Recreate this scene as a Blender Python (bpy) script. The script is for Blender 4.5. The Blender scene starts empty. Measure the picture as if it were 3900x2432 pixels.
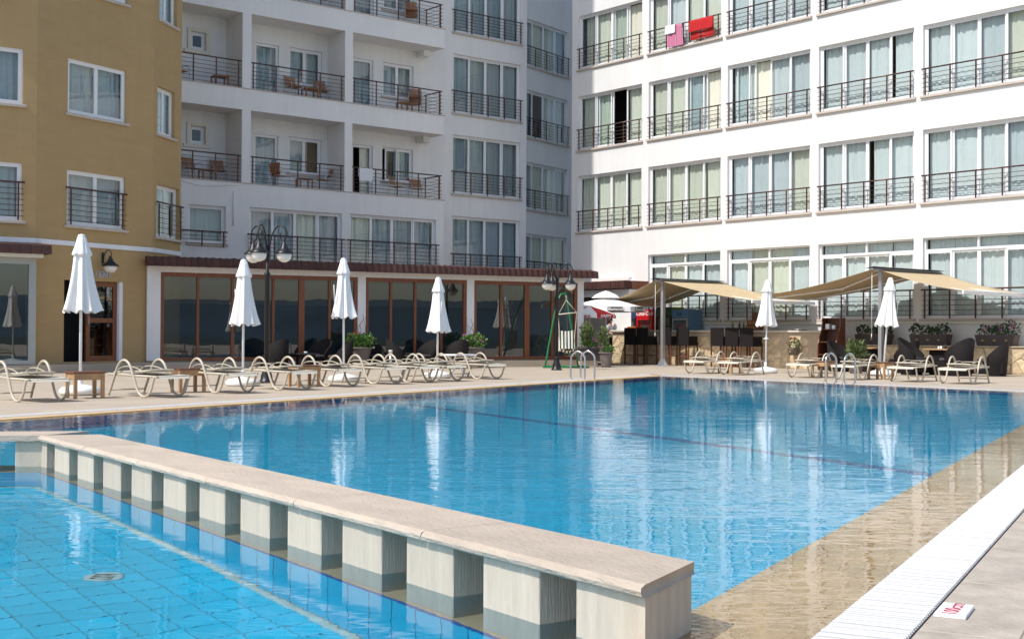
import bpy, bmesh, math, random
from mathutils import Vector, Matrix

R = math.radians
sc = bpy.context.scene
COL = sc.collection

# ------------------------------------------------------------------ camera
cam_d = bpy.data.cameras.new("camera")
cam = bpy.data.objects.new("camera", cam_d)
COL.objects.link(cam)
cam_d.sensor_width = 36.0
cam_d.lens = 45.24
cam_d.clip_start = 0.05
cam_d.clip_end = 2000
cam.matrix_world = Matrix.Translation((0, 0, 1.05)) @ Matrix.Rotation(R(90.629), 4, 'X') @ Matrix.Rotation(R(0.323), 4, 'Z')
sc.camera = cam

# ------------------------------------------------------------------ sky, sun, exposure
SUN_AZ, SUN_EL = 54.5, 52.0          # travel azimuth (from +Y towards +X) and elevation
sun_dir = Vector((math.sin(R(SUN_AZ)) * math.cos(R(SUN_EL)), math.cos(R(SUN_AZ)) * math.cos(R(SUN_EL)), -math.sin(R(SUN_EL))))
world = bpy.data.worlds.new("World")
sc.world = world
world.use_nodes = True
wn = world.node_tree
sky = wn.nodes.new('ShaderNodeTexSky')
sky.sky_type = 'NISHITA'
sky.sun_disc = False
sky.sun_elevation = R(SUN_EL)
sky.sun_rotation = R(SUN_AZ + 180.0)
sky.air_density = 1.0
sky.dust_density = 1.6
sky.ozone_density = 1.0
wn.links.new(sky.outputs[0], wn.nodes['Background'].inputs[0])
wn.nodes['Background'].inputs[1].default_value = 0.15
sun_l = bpy.data.lights.new("sun", 'SUN')
sun_l.energy = 3.45
sun_l.angle = R(0.53)
sun_l.color = (1.0, 0.968, 0.91)
sun_l.cycles.is_caustics_light = True
sun = bpy.data.objects.new("sun", sun_l)
COL.objects.link(sun)
sun.location = (-30, -30, 60)
sun.rotation_euler = sun_dir.to_track_quat('-Z', 'Y').to_euler()
sc.view_settings.view_transform = 'Standard'
sc.view_settings.look = 'None'
sc.view_settings.exposure = 0.30
sc.view_settings.gamma = 1.0
sc.view_settings.use_curve_mapping = False
sc.render.engine = 'CYCLES'
sc.cycles.use_denoising = True
sc.cycles.max_bounces = 10
sc.cycles.diffuse_bounces = 4
sc.cycles.glossy_bounces = 4
sc.cycles.transmission_bounces = 8
sc.cycles.transparent_max_bounces = 16
sc.cycles.sample_clamp_indirect = 6.0

# ------------------------------------------------------------------ mesh helpers
class MB:
    def __init__(s):
        s.v, s.f, s.m, s.sm = [], [], [], []
    def add(s, vs, fs, mi=0, smooth=False, M=None):
        o = len(s.v)
        s.v += [tuple(M @ Vector(p)) if M is not None else tuple(p) for p in vs]
        for f in fs:
            s.f.append([i + o for i in f]); s.m.append(mi); s.sm.append(smooth)
        return s
    def quad(s, a, b, c, d, mi=0):
        return s.add([a, b, c, d], [(0, 1, 2, 3)], mi)
    def box(s, x0, x1, y0, y1, z0, z1, mi=0, M=None):
        vs = [(x0,y0,z0),(x1,y0,z0),(x1,y1,z0),(x0,y1,z0),(x0,y0,z1),(x1,y0,z1),(x1,y1,z1),(x0,y1,z1)]
        return s.add(vs, [(0,3,2,1),(4,5,6,7),(0,1,5,4),(1,2,6,5),(2,3,7,6),(3,0,4,7)], mi, False, M)
    def bbox(s, x0, x1, y0, y1, z0, z1, b=0.01, mi=0, M=None):
        """box with chamfered edges"""
        bm = bmesh.new()
        bmesh.ops.create_cube(bm, size=1.0)
        for v in bm.verts:
            v.co = Vector(((x0+x1)/2 + v.co.x*(x1-x0), (y0+y1)/2 + v.co.y*(y1-y0), (z0+z1)/2 + v.co.z*(z1-z0)))
        bmesh.ops.bevel(bm, geom=list(bm.edges), offset=b, segments=1, affect='EDGES', profile=0.5)
        bm.verts.index_update()
        s.add([v.co[:] for v in bm.verts], [[v.index for v in f.verts] for f in bm.faces], mi, False, M)
        bm.free(); return s
    def prism(s, poly, z0, z1, mi=0, M=None, cap=True):
        n = len(poly)
        vs = [(p[0], p[1], z0) for p in poly] + [(p[0], p[1], z1) for p in poly]
        fs = [(i, (i+1) % n, n+(i+1) % n, n+i) for i in range(n)]
        if cap: fs += [list(range(n-1, -1, -1)), list(range(n, 2*n))]
        return s.add(vs, fs, mi, False, M)
    def tube(s, pts, r, n=8, mi=0, closed=False, cap=True, smooth=True, M=None, flat=1.0):
        pts = [Vector(p) for p in pts]; k = len(pts)
        rs = r if isinstance(r, (list, tuple)) else [r]*k
        T = []
        for i in range(k):
            a = pts[(i-1) % k] if (closed or i > 0) else pts[i]
            b = pts[(i+1) % k] if (closed or i < k-1) else pts[i]
            d = b - a
            T.append(d.normalized() if d.length > 1e-9 else Vector((0,0,1)))
        up = Vector((0,0,1)) if abs(T[0].z) < 0.9 else Vector((1,0,0))
        N = (up - T[0]*up.dot(T[0])).normalized()
        vs = []
        for i in range(k):
            N = N - T[i]*N.dot(T[i])
            if N.length < 1e-6: N = T[i].orthogonal()
            N.normalize(); Bn = T[i].cross(N)
            for j in range(n):
                a = 2*math.pi*j/n
                vs.append(pts[i] + (N*math.cos(a)*flat + Bn*math.sin(a))*rs[i])
        fs = []
        for i in range(k if closed else k-1):
            for j in range(n):
                a, b = i*n+j, i*n+(j+1) % n
                i2 = (i+1) % k
                fs.append((a, b, i2*n+(j+1) % n, i2*n+j))
        s.add(vs, fs, mi, smooth, M)
        if cap and not closed:
            o = len(s.v) - len(vs)
            s.f.append([o+j for j in range(n-1, -1, -1)]); s.m.append(mi); s.sm.append(False)
            s.f.append([o+(k-1)*n+j for j in range(n)]); s.m.append(mi); s.sm.append(False)
        return s
    def lathe(s, prof, n=24, c=(0,0,0), mi=0, smooth=True, mod=None, M=None, cap=True):
        vs, fs = [], []
        for (r, z) in prof:
            for j in range(n):
                a = 2*math.pi*j/n
                rr = r if mod is None else r*mod(a, z)
                vs.append((c[0]+rr*math.cos(a), c[1]+rr*math.sin(a), c[2]+z))
        k = len(prof)
        for i in range(k-1):
            for j in range(n):
                fs.append((i*n+j, i*n+(j+1) % n, (i+1)*n+(j+1) % n, (i+1)*n+j))
        s.add(vs, fs, mi, smooth, M)
        if cap:
            o = len(s.v) - len(vs)
            s.f.append([o+j for j in range(n-1, -1, -1)]); s.m.append(mi); s.sm.append(False)
            s.f.append([o+(k-1)*n+j for j in range(n)]); s.m.append(mi); s.sm.append(False)
        return s
    def grid(s, fn, nu, nv, mi=0, smooth=True, M=None):
        vs = [fn(i/nu, j/nv) for j in range(nv+1) for i in range(nu+1)]
        w = nu+1
        return s.add(vs, [(j*w+i, j*w+i+1, (j+1)*w+i+1, (j+1)*w+i) for j in range(nv) for i in range(nu)], mi, smooth, M)
    def mesh(s, name, mats):
        me = bpy.data.meshes.new(name)
        me.from_pydata(s.v, [], s.f)
        if not isinstance(mats, (list, tuple)): mats = [mats]
        for m in mats: me.materials.append(m)
        me.polygons.foreach_set('material_index', s.m)
        me.polygons.foreach_set('use_smooth', s.sm)
        me.update()
        return me
    def build(s, name, mats, parent=None, loc=(0,0,0), rz=0.0):
        return ob(name, s.mesh(name, mats), parent, loc, rz)

def ob(name, me, parent=None, loc=(0,0,0), rz=0.0):
    o = bpy.data.objects.new(name, me); COL.objects.link(o)
    o.parent = parent; o.location = loc
    if rz: o.rotation_euler = (0, 0, rz)
    return o
def tag(o, label, cat, group=None):
    o['label'] = label; o['category'] = cat
    if group: o['group'] = group
    return o
def struct(o): o['kind'] = 'structure'; return o
def stuff(o): o['kind'] = 'stuff'; return o
def thing(name, label, cat, loc=(0,0,0), rz=0.0, group=None):
    return tag(ob(name, None, None, loc, rz), label, cat, group)
def copy_tree(o, parent=None):
    c = o.copy(); COL.objects.link(c); c.parent = parent
    for ch in list(o.children): copy_tree(ch, c)
    return c
def place(o, loc, rz, label, group=None):
    o.location = loc; o.rotation_euler = (0, 0, rz); o['label'] = label
    if group: o['group'] = group
    return o
def spline(pts, m=6):
    P = [Vector(p) for p in pts]; out = []
    for i in range(len(P)-1):
        p0 = P[i-1] if i else P[0]*2-P[1]
        p1, p2 = P[i], P[i+1]
        p3 = P[i+2] if i+2 < len(P) else P[-1]*2-P[-2]
        for k in range(m):
            t = k/m
            out.append(0.5*((2*p1)+(p2-p0)*t+(2*p0-5*p1+4*p2-p3)*t*t+(3*p1-p0-3*p2+p3)*t**3))
    out.append(P[-1]); return out
def text_mesh(txt, size, mat, extrude=0.004, shear=0.0, bold=0.0):
    cu = bpy.data.curves.new('lettering', 'FONT')
    cu.body = txt; cu.size = size; cu.extrude = extrude; cu.shear = shear; cu.offset = bold
    cu.align_x = 'CENTER'; cu.align_y = 'CENTER'
    t = bpy.data.objects.new('lettering', cu); COL.objects.link(t)
    bpy.context.view_layer.update()
    me = bpy.data.meshes.new_from_object(t.evaluated_get(bpy.context.evaluated_depsgraph_get()))
    bpy.data.objects.remove(t); me.materials.clear(); me.materials.append(mat)
    return me
def dirv(deg): return Vector((math.sin(R(deg)), math.cos(R(deg))))
def isect(P, d, Q, e):
    den = d.x*e.y - d.y*e.x
    t = ((Q.x-P.x)*e.y - (Q.y-P.y)*e.x)/den
    return P + d*t

# ------------------------------------------------------------------ materials
MAT = {}
def mat(name, col, rough=0.7, var=0.06, scale=6.0, bump=0.0, bscale=60.0, metal=0.0, spec=0.5, stretch=None, rnd=0.0, col2=None, subsurf=0.0):
    m = bpy.data.materials.new(name); m.use_nodes = True
    nt = m.node_tree; N, L = nt.nodes, nt.links
    b = N['Principled BSDF']
    b.inputs['Roughness'].default_value = rough
    b.inputs['Metallic'].default_value = metal
    b.inputs['Specular IOR Level'].default_value = spec
    tc = N.new('ShaderNodeTexCoord')
    src = tc.outputs['Object']
    if stretch:
        mp = N.new('ShaderNodeMapping'); mp.inputs['Scale'].default_value = stretch
        L.new(src, mp.inputs[0]); src = mp.outputs[0]
    nz = N.new('ShaderNodeTexNoise'); nz.inputs['Scale'].default_value = scale
    nz.inputs['Detail'].default_value = 6; nz.inputs['Roughness'].default_value = 0.65
    L.new(src, nz.inputs['Vector'])
    rp = N.new('ShaderNodeValToRGB')
    c2 = col2 or tuple(min(1, c*(1+var)) for c in col)
    c1 = tuple(c*(1-var) for c in col) if not col2 else col
    rp.color_ramp.elements[0].position = 0.32; rp.color_ramp.elements[1].position = 0.68
    rp.color_ramp.elements[0].color = (*c1, 1); rp.color_ramp.elements[1].color = (*c2, 1)
    L.new(nz.outputs['Fac'], rp.inputs[0])
    out = rp.outputs[0]
    if rnd:
        oi = N.new('ShaderNodeObjectInfo')
        mr = N.new('ShaderNodeMapRange'); mr.inputs['To Min'].default_value = 1-rnd; mr.inputs['To Max'].default_value = 1+rnd
        L.new(oi.outputs['Random'], mr.inputs['Value'])
        hs = N.new('ShaderNodeHueSaturation'); L.new(mr.outputs[0], hs.inputs['Value']); L.new(out, hs.inputs['Color'])
        out = hs.outputs[0]
    L.new(out, b.inputs['Base Color'])
    if bump:
        n2 = N.new('ShaderNodeTexNoise'); n2.inputs['Scale'].default_value = bscale; n2.inputs['Detail'].default_value = 4
        L.new(src, n2.inputs['Vector'])
        bp = N.new('ShaderNodeBump'); bp.inputs['Strength'].default_value = bump; bp.inputs['Distance'].default_value = 0.02
        L.new(n2.outputs['Fac'], bp.inputs['Height']); L.new(bp.outputs[0], b.inputs['Normal'])
    MAT[name] = m
    return m
def m_out(m): return m.node_tree.nodes, m.node_tree.links, m.node_tree.nodes['Principled BSDF']

mat('white_wall', (0.80, 0.79, 0.775), 0.85, 0.025, 0.6, 0.15, 40)
mat('cream_wall', (0.72, 0.68, 0.58), 0.85, 0.03, 0.8, 0.15, 40)
mat('yellow_wall', (0.47, 0.32, 0.15), 0.9, 0.05, 1.2, 0.5, 55, stretch=(1, 1, 3.5))
mat('white_frame', (0.80, 0.80, 0.81), 0.4, 0.02, 3)
mat('grey_frame', (0.34, 0.36, 0.35), 0.45, 0.04, 3)
mat('brown_rail', (0.085, 0.045, 0.035), 0.28, 0.15, 8, metal=0.35)
mat('sill_stone', (0.52, 0.45, 0.39), 0.75, 0.08, 5, 0.2, 40)
mat('white_band', (0.78, 0.79, 0.82), 0.7, 0.03, 2)
mat('terrain', (0.035, 0.050, 0.030), 0.95, 0.3, 0.05)
mat('hills', (0.042, 0.070, 0.092), 0.95, 0.3, 0.02)
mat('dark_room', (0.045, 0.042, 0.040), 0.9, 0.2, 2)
mat('dado_blue', (0.08, 0.12, 0.165), 0.7, 0.1, 2)  # reflected blue of the restaurant glass, painted on its back wall
mat('grey_plaster', (0.40, 0.40, 0.38), 0.8, 0.05, 2)
mat('room_floor', (0.16, 0.12, 0.09), 0.5, 0.2, 2)
mat('brown_frame', (0.20, 0.062, 0.022), 0.42, 0.18, 6, 0.1, 40, stretch=(1, 1, 0.2))
mat('roof_tile', (0.058, 0.019, 0.015), 0.75, 0.25, 7, 0.4, 30, rnd=0.22)
mat('deck', (0.45, 0.375, 0.29), 0.82, 0.09, 0.9, 0.2, 45)
mat('deck_slab', (0.42, 0.365, 0.30), 0.8, 0.22, 3.2, 0.3, 45, rnd=0.06)
mat('ledge', (0.60, 0.42, 0.23), 0.7, 0.14, 3.0, 0.3, 20)
mat('travertine', (0.53, 0.45, 0.355), 0.72, 0.11, 5.0, 0.3, 30, stretch=(3.2, 3.2, 0.32), rnd=0.07)
mat('travertine_cap', (0.49, 0.405, 0.32), 0.75, 0.10, 2.6, 0.4, 30, stretch=(1.0, 2.2, 2.2), rnd=0.06)
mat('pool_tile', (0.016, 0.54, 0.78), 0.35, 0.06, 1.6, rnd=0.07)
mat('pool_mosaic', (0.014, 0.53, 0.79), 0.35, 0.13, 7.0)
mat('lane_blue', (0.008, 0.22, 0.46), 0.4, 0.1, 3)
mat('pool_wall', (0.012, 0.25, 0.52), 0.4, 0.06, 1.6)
mat('pool_blue', (0.02, 0.07, 0.32), 0.4, 0.1, 3)
mat('grout', (0.035, 0.34, 0.46), 0.9, 0.1, 6)
mat('grate_white', (0.56, 0.555, 0.55), 0.5, 0.04, 4, rnd=0.03)
mat('wet_ledge', (0.36, 0.30, 0.19), 0.7, 0.14, 5.0, 0.3, 20)
mat('cove', (0.42, 0.60, 0.62), 0.5, 0.12, 14)
mat('channel', (0.09, 0.065, 0.05), 0.9, 0.2, 6)
mat('lounger_frame', (0.52, 0.455, 0.355), 0.4, 0.05, 8)
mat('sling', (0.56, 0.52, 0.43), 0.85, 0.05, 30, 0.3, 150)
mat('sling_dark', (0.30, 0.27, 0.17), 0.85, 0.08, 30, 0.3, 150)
mat('canvas_white', (0.84, 0.83, 0.81), 0.9, 0.03, 5, 0.25, 90)
mat('pole_white', (0.80, 0.80, 0.80), 0.35, 0.02, 4)
mat('plastic_white', (0.80, 0.79, 0.76), 0.45, 0.06, 5)
mat('wood_table', (0.43, 0.25, 0.12), 0.6, 0.18, 8, 0.1, 40, stretch=(1, 6, 1))
mat('wood_dark', (0.15, 0.06, 0.035), 0.55, 0.2, 8, stretch=(1, 1, 0.25))
mat('black_metal', (0.018, 0.018, 0.022), 0.4, 0.2, 8, metal=0.3)
mat('globe', (0.80, 0.78, 0.72), 0.25, 0.02, 3)
mat('wicker', (0.014, 0.011, 0.011), 0.7, 0.35, 60, 0.7, 110, spec=0.2)
mat('cushion', (0.06, 0.05, 0.05), 0.9, 0.15, 20)
mat('stone', (0.60, 0.47, 0.30), 0.85, 0.28, 7, 0.8, 18, rnd=0.16)
mat('mortar', (0.46, 0.37, 0.26), 0.95, 0.1, 10, 0.4, 40)
mat('plaster_tan', (0.50, 0.40, 0.28), 0.9, 0.12, 5, 0.3, 40)
mat('counter_top', (0.62, 0.56, 0.48), 0.5, 0.08, 5)
mat('awning', (0.50, 0.385, 0.235), 0.9, 0.06, 2.5, 0.1, 120)
mat('alu', (0.52, 0.53, 0.55), 0.35, 0.05, 5, metal=0.7)
mat('steel', (0.60, 0.60, 0.61), 0.22, 0.05, 5, metal=1.0)
mat('green_paint', (0.008, 0.16, 0.055), 0.35, 0.12, 8)
mat('rope', (0.62, 0.55, 0.42), 0.9, 0.1, 30)
mat('leaf', (0.045, 0.12, 0.018), 0.55, 0, 9, col2=(0.13, 0.24, 0.05))
mat('leaf_dark', (0.020, 0.050, 0.014), 0.55, 0, 9, col2=(0.06, 0.10, 0.03))
mat('leaf_olive', (0.06, 0.10, 0.03), 0.55, 0, 9, col2=(0.16, 0.20, 0.07))
mat('flower_red', (0.55, 0.04, 0.03), 0.6, 0.2, 20)
mat('flower_pink', (0.55, 0.16, 0.38), 0.6, 0.25, 20)
mat('flower_rust', (0.35, 0.08, 0.04), 0.6, 0.3, 20)
mat('soil', (0.05, 0.035, 0.025), 0.95, 0.2, 20)
mat('pot_grey', (0.17, 0.14, 0.125), 0.8, 0.12, 8, 0.3, 40)
mat('pot_dark', (0.085, 0.065, 0.062), 0.75, 0.15, 8, 0.4, 50)
mat('gold', (0.42, 0.30, 0.10), 0.5, 0.1, 8)
mat('cabinet_wood', (0.16, 0.058, 0.028), 0.45, 0.15, 5, stretch=(1, 1, 0.3))
mat('red_paint', (0.58, 0.012, 0.018), 0.35, 0.05, 4)
mat('blue_paint', (0.10, 0.22, 0.36), 0.4, 0.06, 4)
mat('navy_paint', (0.03, 0.045, 0.11), 0.35, 0.1, 4)
mat('green_panel', (0.015, 0.075, 0.035), 0.35, 0.1, 4)
mat('olive_panel', (0.26, 0.24, 0.03), 0.5, 0.1, 4)
mat('black_panel', (0.02, 0.02, 0.022), 0.4, 0.1, 4)
mat('pure_white', (0.82, 0.82, 0.82), 0.6, 0.02, 4)
mat('bottle_red', (0.32, 0.05, 0.03), 0.2, 0.3, 12)
mat('bottle_green', (0.05, 0.13, 0.02), 0.12, 0.2, 12)
mat('brand_brown', (0.08, 0.035, 0.02), 0.6, 0.1, 8)
mat('red_canvas', (0.60, 0.015, 0.018), 0.8, 0.06, 6)
mat('towel_red', (0.55, 0.018, 0.02), 0.95, 0.12, 12, 0.6, 150)
mat('towel_white', (0.80, 0.80, 0.82), 0.95, 0.04, 12, 0.6, 150)
mat('towel_orange', (0.50, 0.12, 0.03), 0.95, 0.25, 18, 0.6, 150)
mat('chair_wood', (0.34, 0.15, 0.055), 0.55, 0.2, 8, stretch=(1, 6, 1))
mat('skin', (0.50, 0.29, 0.20), 0.55, 0.05, 8)
mat('hair', (0.018, 0.013, 0.011), 0.6, 0.2, 30)
mat('shirt', (0.48, 0.50, 0.56), 0.9, 0.05, 12)
mat('trousers', (0.018, 0.018, 0.022), 0.9, 0.1, 12)
mat('shoe', (0.5, 0.45, 0.4), 0.6, 0.1, 12)
mat('paper_print', (0.72, 0.70, 0.64), 0.7, 0.1, 30)
mat('ink_red', (0.42, 0.02, 0.05), 0.6, 0.05, 8)
mat('ink_dark', (0.05, 0.03, 0.03), 0.6, 0.05, 8)
mat('sign_blue', (0.45, 0.50, 0.62), 0.5, 0.05, 8)

# rain streaks and faint patching on the rendered walls: the paint itself is uneven
def weather(name, amt):
    N, L, b = m_out(MAT[name]); src = b.inputs['Base Color'].links[0].from_socket
    tc = N.new('ShaderNodeTexCoord'); mp = N.new('ShaderNodeMapping'); mp.inputs['Scale'].default_value = (2.6, 2.6, 0.16)
    L.new(tc.outputs['Object'], mp.inputs[0])
    nz = N.new('ShaderNodeTexNoise'); nz.inputs['Scale'].default_value = 1.5; nz.inputs['Detail'].default_value = 7; nz.inputs['Roughness'].default_value = 0.7
    L.new(mp.outputs[0], nz.inputs['Vector'])
    n2 = N.new('ShaderNodeTexNoise'); n2.inputs['Scale'].default_value = 0.35; n2.inputs['Detail'].default_value = 5
    L.new(tc.outputs['Object'], n2.inputs['Vector'])
    ad = N.new('ShaderNodeMath'); ad.operation = 'ADD'; L.new(nz.outputs['Fac'], ad.inputs[0]); L.new(n2.outputs['Fac'], ad.inputs[1])
    mr = N.new('ShaderNodeMapRange'); mr.inputs['From Min'].default_value = 0.75; mr.inputs['From Max'].default_value = 1.25
    mr.inputs['To Min'].default_value = 1-amt; mr.inputs['To Max'].default_value = 1.0; L.new(ad.outputs[0], mr.inputs['Value'])
    hs = N.new('ShaderNodeHueSaturation'); L.new(mr.outputs[0], hs.inputs['Value']); L.new(src, hs.inputs['Color']); L.new(hs.outputs[0], b.inputs['Base Color'])
weather('white_wall', 0.10); weather('yellow_wall', 0.07); weather('deck', 0.10); weather('travertine', 0.08); weather('travertine_cap', 0.08)

def glass_mat(name, tint, boost=1.7, rough=0.0, wob=0.0):
    m = bpy.data.materials.new(name); m.use_nodes = True
    N, L = m.node_tree.nodes, m.node_tree.links; N.clear()
    o = N.new('ShaderNodeOutputMaterial'); mx = N.new('ShaderNodeMixShader')
    # thin sheet: the same reflectance from both sides (Schlick on the facing angle)
    fr = N.new('ShaderNodeLayerWeight'); fr.inputs['Blend'].default_value = 0.5
    pw = N.new('ShaderNodeMath'); pw.operation = 'POWER'; pw.inputs[1].default_value = 5.0
    ma = N.new('ShaderNodeMath'); ma.operation = 'MULTIPLY_ADD'; ma.inputs[1].default_value = 0.957; ma.inputs[2].default_value = 0.043
    mu = N.new('ShaderNodeMath'); mu.operation = 'MULTIPLY'; mu.use_clamp = True; mu.inputs[1].default_value = boost
    L.new(fr.outputs['Facing'], pw.inputs[0]); L.new(pw.outputs[0], ma.inputs[0])
    tr = N.new('ShaderNodeBsdfTransparent'); tr.inputs[0].default_value = (*tint, 1)
    gl = N.new('ShaderNodeBsdfGlossy'); gl.inputs['Roughness'].default_value = rough
    L.new(ma.outputs[0], mu.inputs[0]); L.new(mu.outputs[0], mx.inputs[0])
    L.new(tr.outputs[0], mx.inputs[1]); L.new(gl.outputs[0], mx.inputs[2]); L.new(mx.outputs[0], o.inputs[0])
    if wob:
        tc = N.new('ShaderNodeTexCoord'); nz = N.new('ShaderNodeTexNoise'); nz.inputs['Scale'].default_value = 0.9
        L.new(tc.outputs['Object'], nz.inputs['Vector'])
        bp = N.new('ShaderNodeBump'); bp.inputs['Strength'].default_value = wob; bp.inputs['Distance'].default_value = 0.05
        L.new(nz.outputs['Fac'], bp.inputs['Height']); L.new(bp.outputs[0], gl.inputs['Normal']); L.new(bp.outputs[0], fr.inputs['Normal'])
    MAT[name] = m
glass_mat('glass', (0.90, 0.95, 0.95), 2.2, wob=0.03)
glass_mat('glass_tinted', (0.55, 0.62, 0.64), 3.3, wob=0.02)
glass_mat('glass_clear', (0.92, 0.95, 0.94), 1.2)

def curtain_mat(name, col, lace=(0.5, 0.55, 0.5)):
    m = mat(name, col, 0.9, 0.04, 3, rnd=0.07); N, L, b = m_out(m)
    src = b.inputs['Base Color'].links[0].from_socket
    tc = N.new('ShaderNodeTexCoord'); sp = N.new('ShaderNodeSeparateXYZ'); L.new(tc.outputs['Object'], sp.inputs[0])
    sn = N.new('ShaderNodeMath'); sn.operation = 'MULTIPLY'; sn.inputs[1].default_value = 24.0; L.new(sp.outputs[0], sn.inputs[0])
    s2 = N.new('ShaderNodeMath'); s2.operation = 'SINE'; L.new(sn.outputs[0], s2.inputs[0])
    s3 = N.new('ShaderNodeMath'); s3.operation = 'MULTIPLY'; s3.inputs[1].default_value = 0.03; L.new(s2.outputs[0], s3.inputs[0])
    s4 = N.new('ShaderNodeMath'); s4.operation = 'ADD'; L.new(s3.outputs[0], s4.inputs[0]); L.new(sp.outputs[2], s4.inputs[1])
    s5 = N.new('ShaderNodeMath'); s5.operation = 'COMPARE'; s5.inputs[1].default_value = 0.52; s5.inputs[2].default_value = 0.022; L.new(s4.outputs[0], s5.inputs[0])
    s6 = N.new('ShaderNodeMath'); s6.operation = 'COMPARE'; s6.inputs[1].default_value = 0.30; s6.inputs[2].default_value = 0.018; L.new(s4.outputs[0], s6.inputs[0])
    s7 = N.new('ShaderNodeMath'); s7.operation = 'MAXIMUM'; L.new(s5.outputs[0], s7.inputs[0]); L.new(s6.outputs[0], s7.inputs[1])
    mx = N.new('ShaderNodeMixRGB'); L.new(s7.outputs[0], mx.inputs[0]); L.new(src, mx.inputs[1])
    mx.inputs[2].default_value = (*[c*0.80 for c in col], 1)
    L.new(mx.outputs[0], b.inputs['Base Color'])
curtain_mat('curtain_cream', (0.66, 0.66, 0.55))
curtain_mat('curtain_white', (0.64, 0.68, 0.68))
curtain_mat('curtain_grey', (0.55, 0.60, 0.62))
mat('curtain_blue', (0.30, 0.37, 0.41), 0.9, 0.06, 3, rnd=0.12)  # sky reflection of the window glass put into the cloth colour
mat('curtain_slate', (0.37, 0.41, 0.42), 0.9, 0.06, 3, rnd=0.12)
mat('curtain_brown', (0.20, 0.13, 0.06), 0.9, 0.1, 5)

# striped cloth (hammock chair, pink towel): stripes run along local x
def stripe_mat(name, a, b_, freq, axis=1):
    m = mat(name, a, 0.9, 0.03, 8); N, L, b = m_out(m)
    src = b.inputs['Base Color'].links[0].from_socket
    tc = N.new('ShaderNodeTexCoord'); sp = N.new('ShaderNodeSeparateXYZ'); L.new(tc.outputs['Object'], sp.inputs[0])
    m1 = N.new('ShaderNodeMath'); m1.operation = 'MULTIPLY'; m1.inputs[1].default_value = freq; L.new(sp.outputs[axis], m1.inputs[0])
    m2 = N.new('ShaderNodeMath'); m2.operation = 'SINE'; L.new(m1.outputs[0], m2.inputs[0])
    m3 = N.new('ShaderNodeMath'); m3.operation = 'GREATER_THAN'; m3.inputs[1].default_value = 0.15; L.new(m2.outputs[0], m3.inputs[0])
    mx = N.new('ShaderNodeMixRGB'); L.new(m3.outputs[0], mx.inputs[0]); L.new(src, mx.inputs[1]); mx.inputs[2].default_value = (*b_, 1)
    L.new(mx.outputs[0], b.inputs['Base Color'])
stripe_mat('stripes', (0.74, 0.72, 0.62), (0.02, 0.035, 0.03), 62.0, 0)
stripe_mat('stripes_pink', (0.48, 0.05, 0.19), (0.62, 0.36, 0.44), 95.0, 0)

# water: a refracting surface with ripples in patches
def water_mat():
    m = bpy.data.materials.new('water'); m.use_nodes = True
    N, L = m.node_tree.nodes, m.node_tree.links; N.clear()
    o = N.new('ShaderNodeOutputMaterial'); mx = N.new('ShaderNodeMixShader')
    fr = N.new('ShaderNodeFresnel'); fr.inputs[0].default_value = 1.333
    rf = N.new('ShaderNodeBsdfRefraction'); rf.inputs['IOR'].default_value = 1.333; rf.inputs['Roughness'].default_value = 0.0
    rf.inputs['Color'].default_value = (0.95, 0.985, 0.99, 1)
    gl = N.new('ShaderNodeBsdfGlossy'); gl.inputs['Roughness'].default_value = 0.0
    tc = N.new('ShaderNodeTexCoord')
    mp = N.new('ShaderNodeMapping'); mp.inputs['Rotation'].default_value = (0, 0, R(12)); mp.inputs['Scale'].default_value = (1.0, 1.9, 1.0)
    L.new(tc.outputs['Object'], mp.inputs[0])
    n1 = N.new('ShaderNodeTexNoise'); n1.inputs['Scale'].default_value = 4.2; n1.inputs['Detail'].default_value = 2.5; n1.inputs['Roughness'].default_value = 0.5
    L.new(mp.outputs[0], n1.inputs['Vector'])
    n2 = N.new('ShaderNodeTexNoise'); n2.inputs['Scale'].default_value = 1.1; n2.inputs['Detail'].default_value = 1.0
    L.new(mp.outputs[0], n2.inputs['Vector'])
    # calmer and livelier patches
    n3 = N.new('ShaderNodeTexNoise'); n3.inputs['Scale'].default_value = 0.16; n3.inputs['Detail'].default_value = 1.5
    L.new(tc.outputs['Object'], n3.inputs['Vector'])
    mr = N.new('ShaderNodeMapRange'); mr.inputs['From Min'].default_value = 0.38; mr.inputs['From Max'].default_value = 0.62
    mr.inputs['To Min'].default_value = 0.15; mr.inputs['To Max'].default_value = 1.1
    L.new(n3.outputs['Fac'], mr.inputs['Value'])
    a = N.new('ShaderNodeMath'); a.operation = 'MULTIPLY_ADD'; a.inputs[1].default_value = 1.6
    L.new(n2.outputs['Fac'], a.inputs[0]); L.new(n1.outputs['Fac'], a.inputs[2])
    bp = N.new('ShaderNodeBump'); bp.inputs['Distance'].default_value = 0.0042
    L.new(mr.outputs[0], bp.inputs['Strength']); L.new(a.outputs[0], bp.inputs['Height'])
    for n in (fr, rf, gl): L.new(bp.outputs[0], n.inputs['Normal'])
    L.new(fr.outputs[0], mx.inputs[0]); L.new(rf.outputs[0], mx.inputs[1]); L.new(gl.outputs[0], mx.inputs[2])
    L.new(mx.outputs[0], o.inputs[0]); MAT['water'] = m
water_mat()
rng = random.Random(7)
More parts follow.
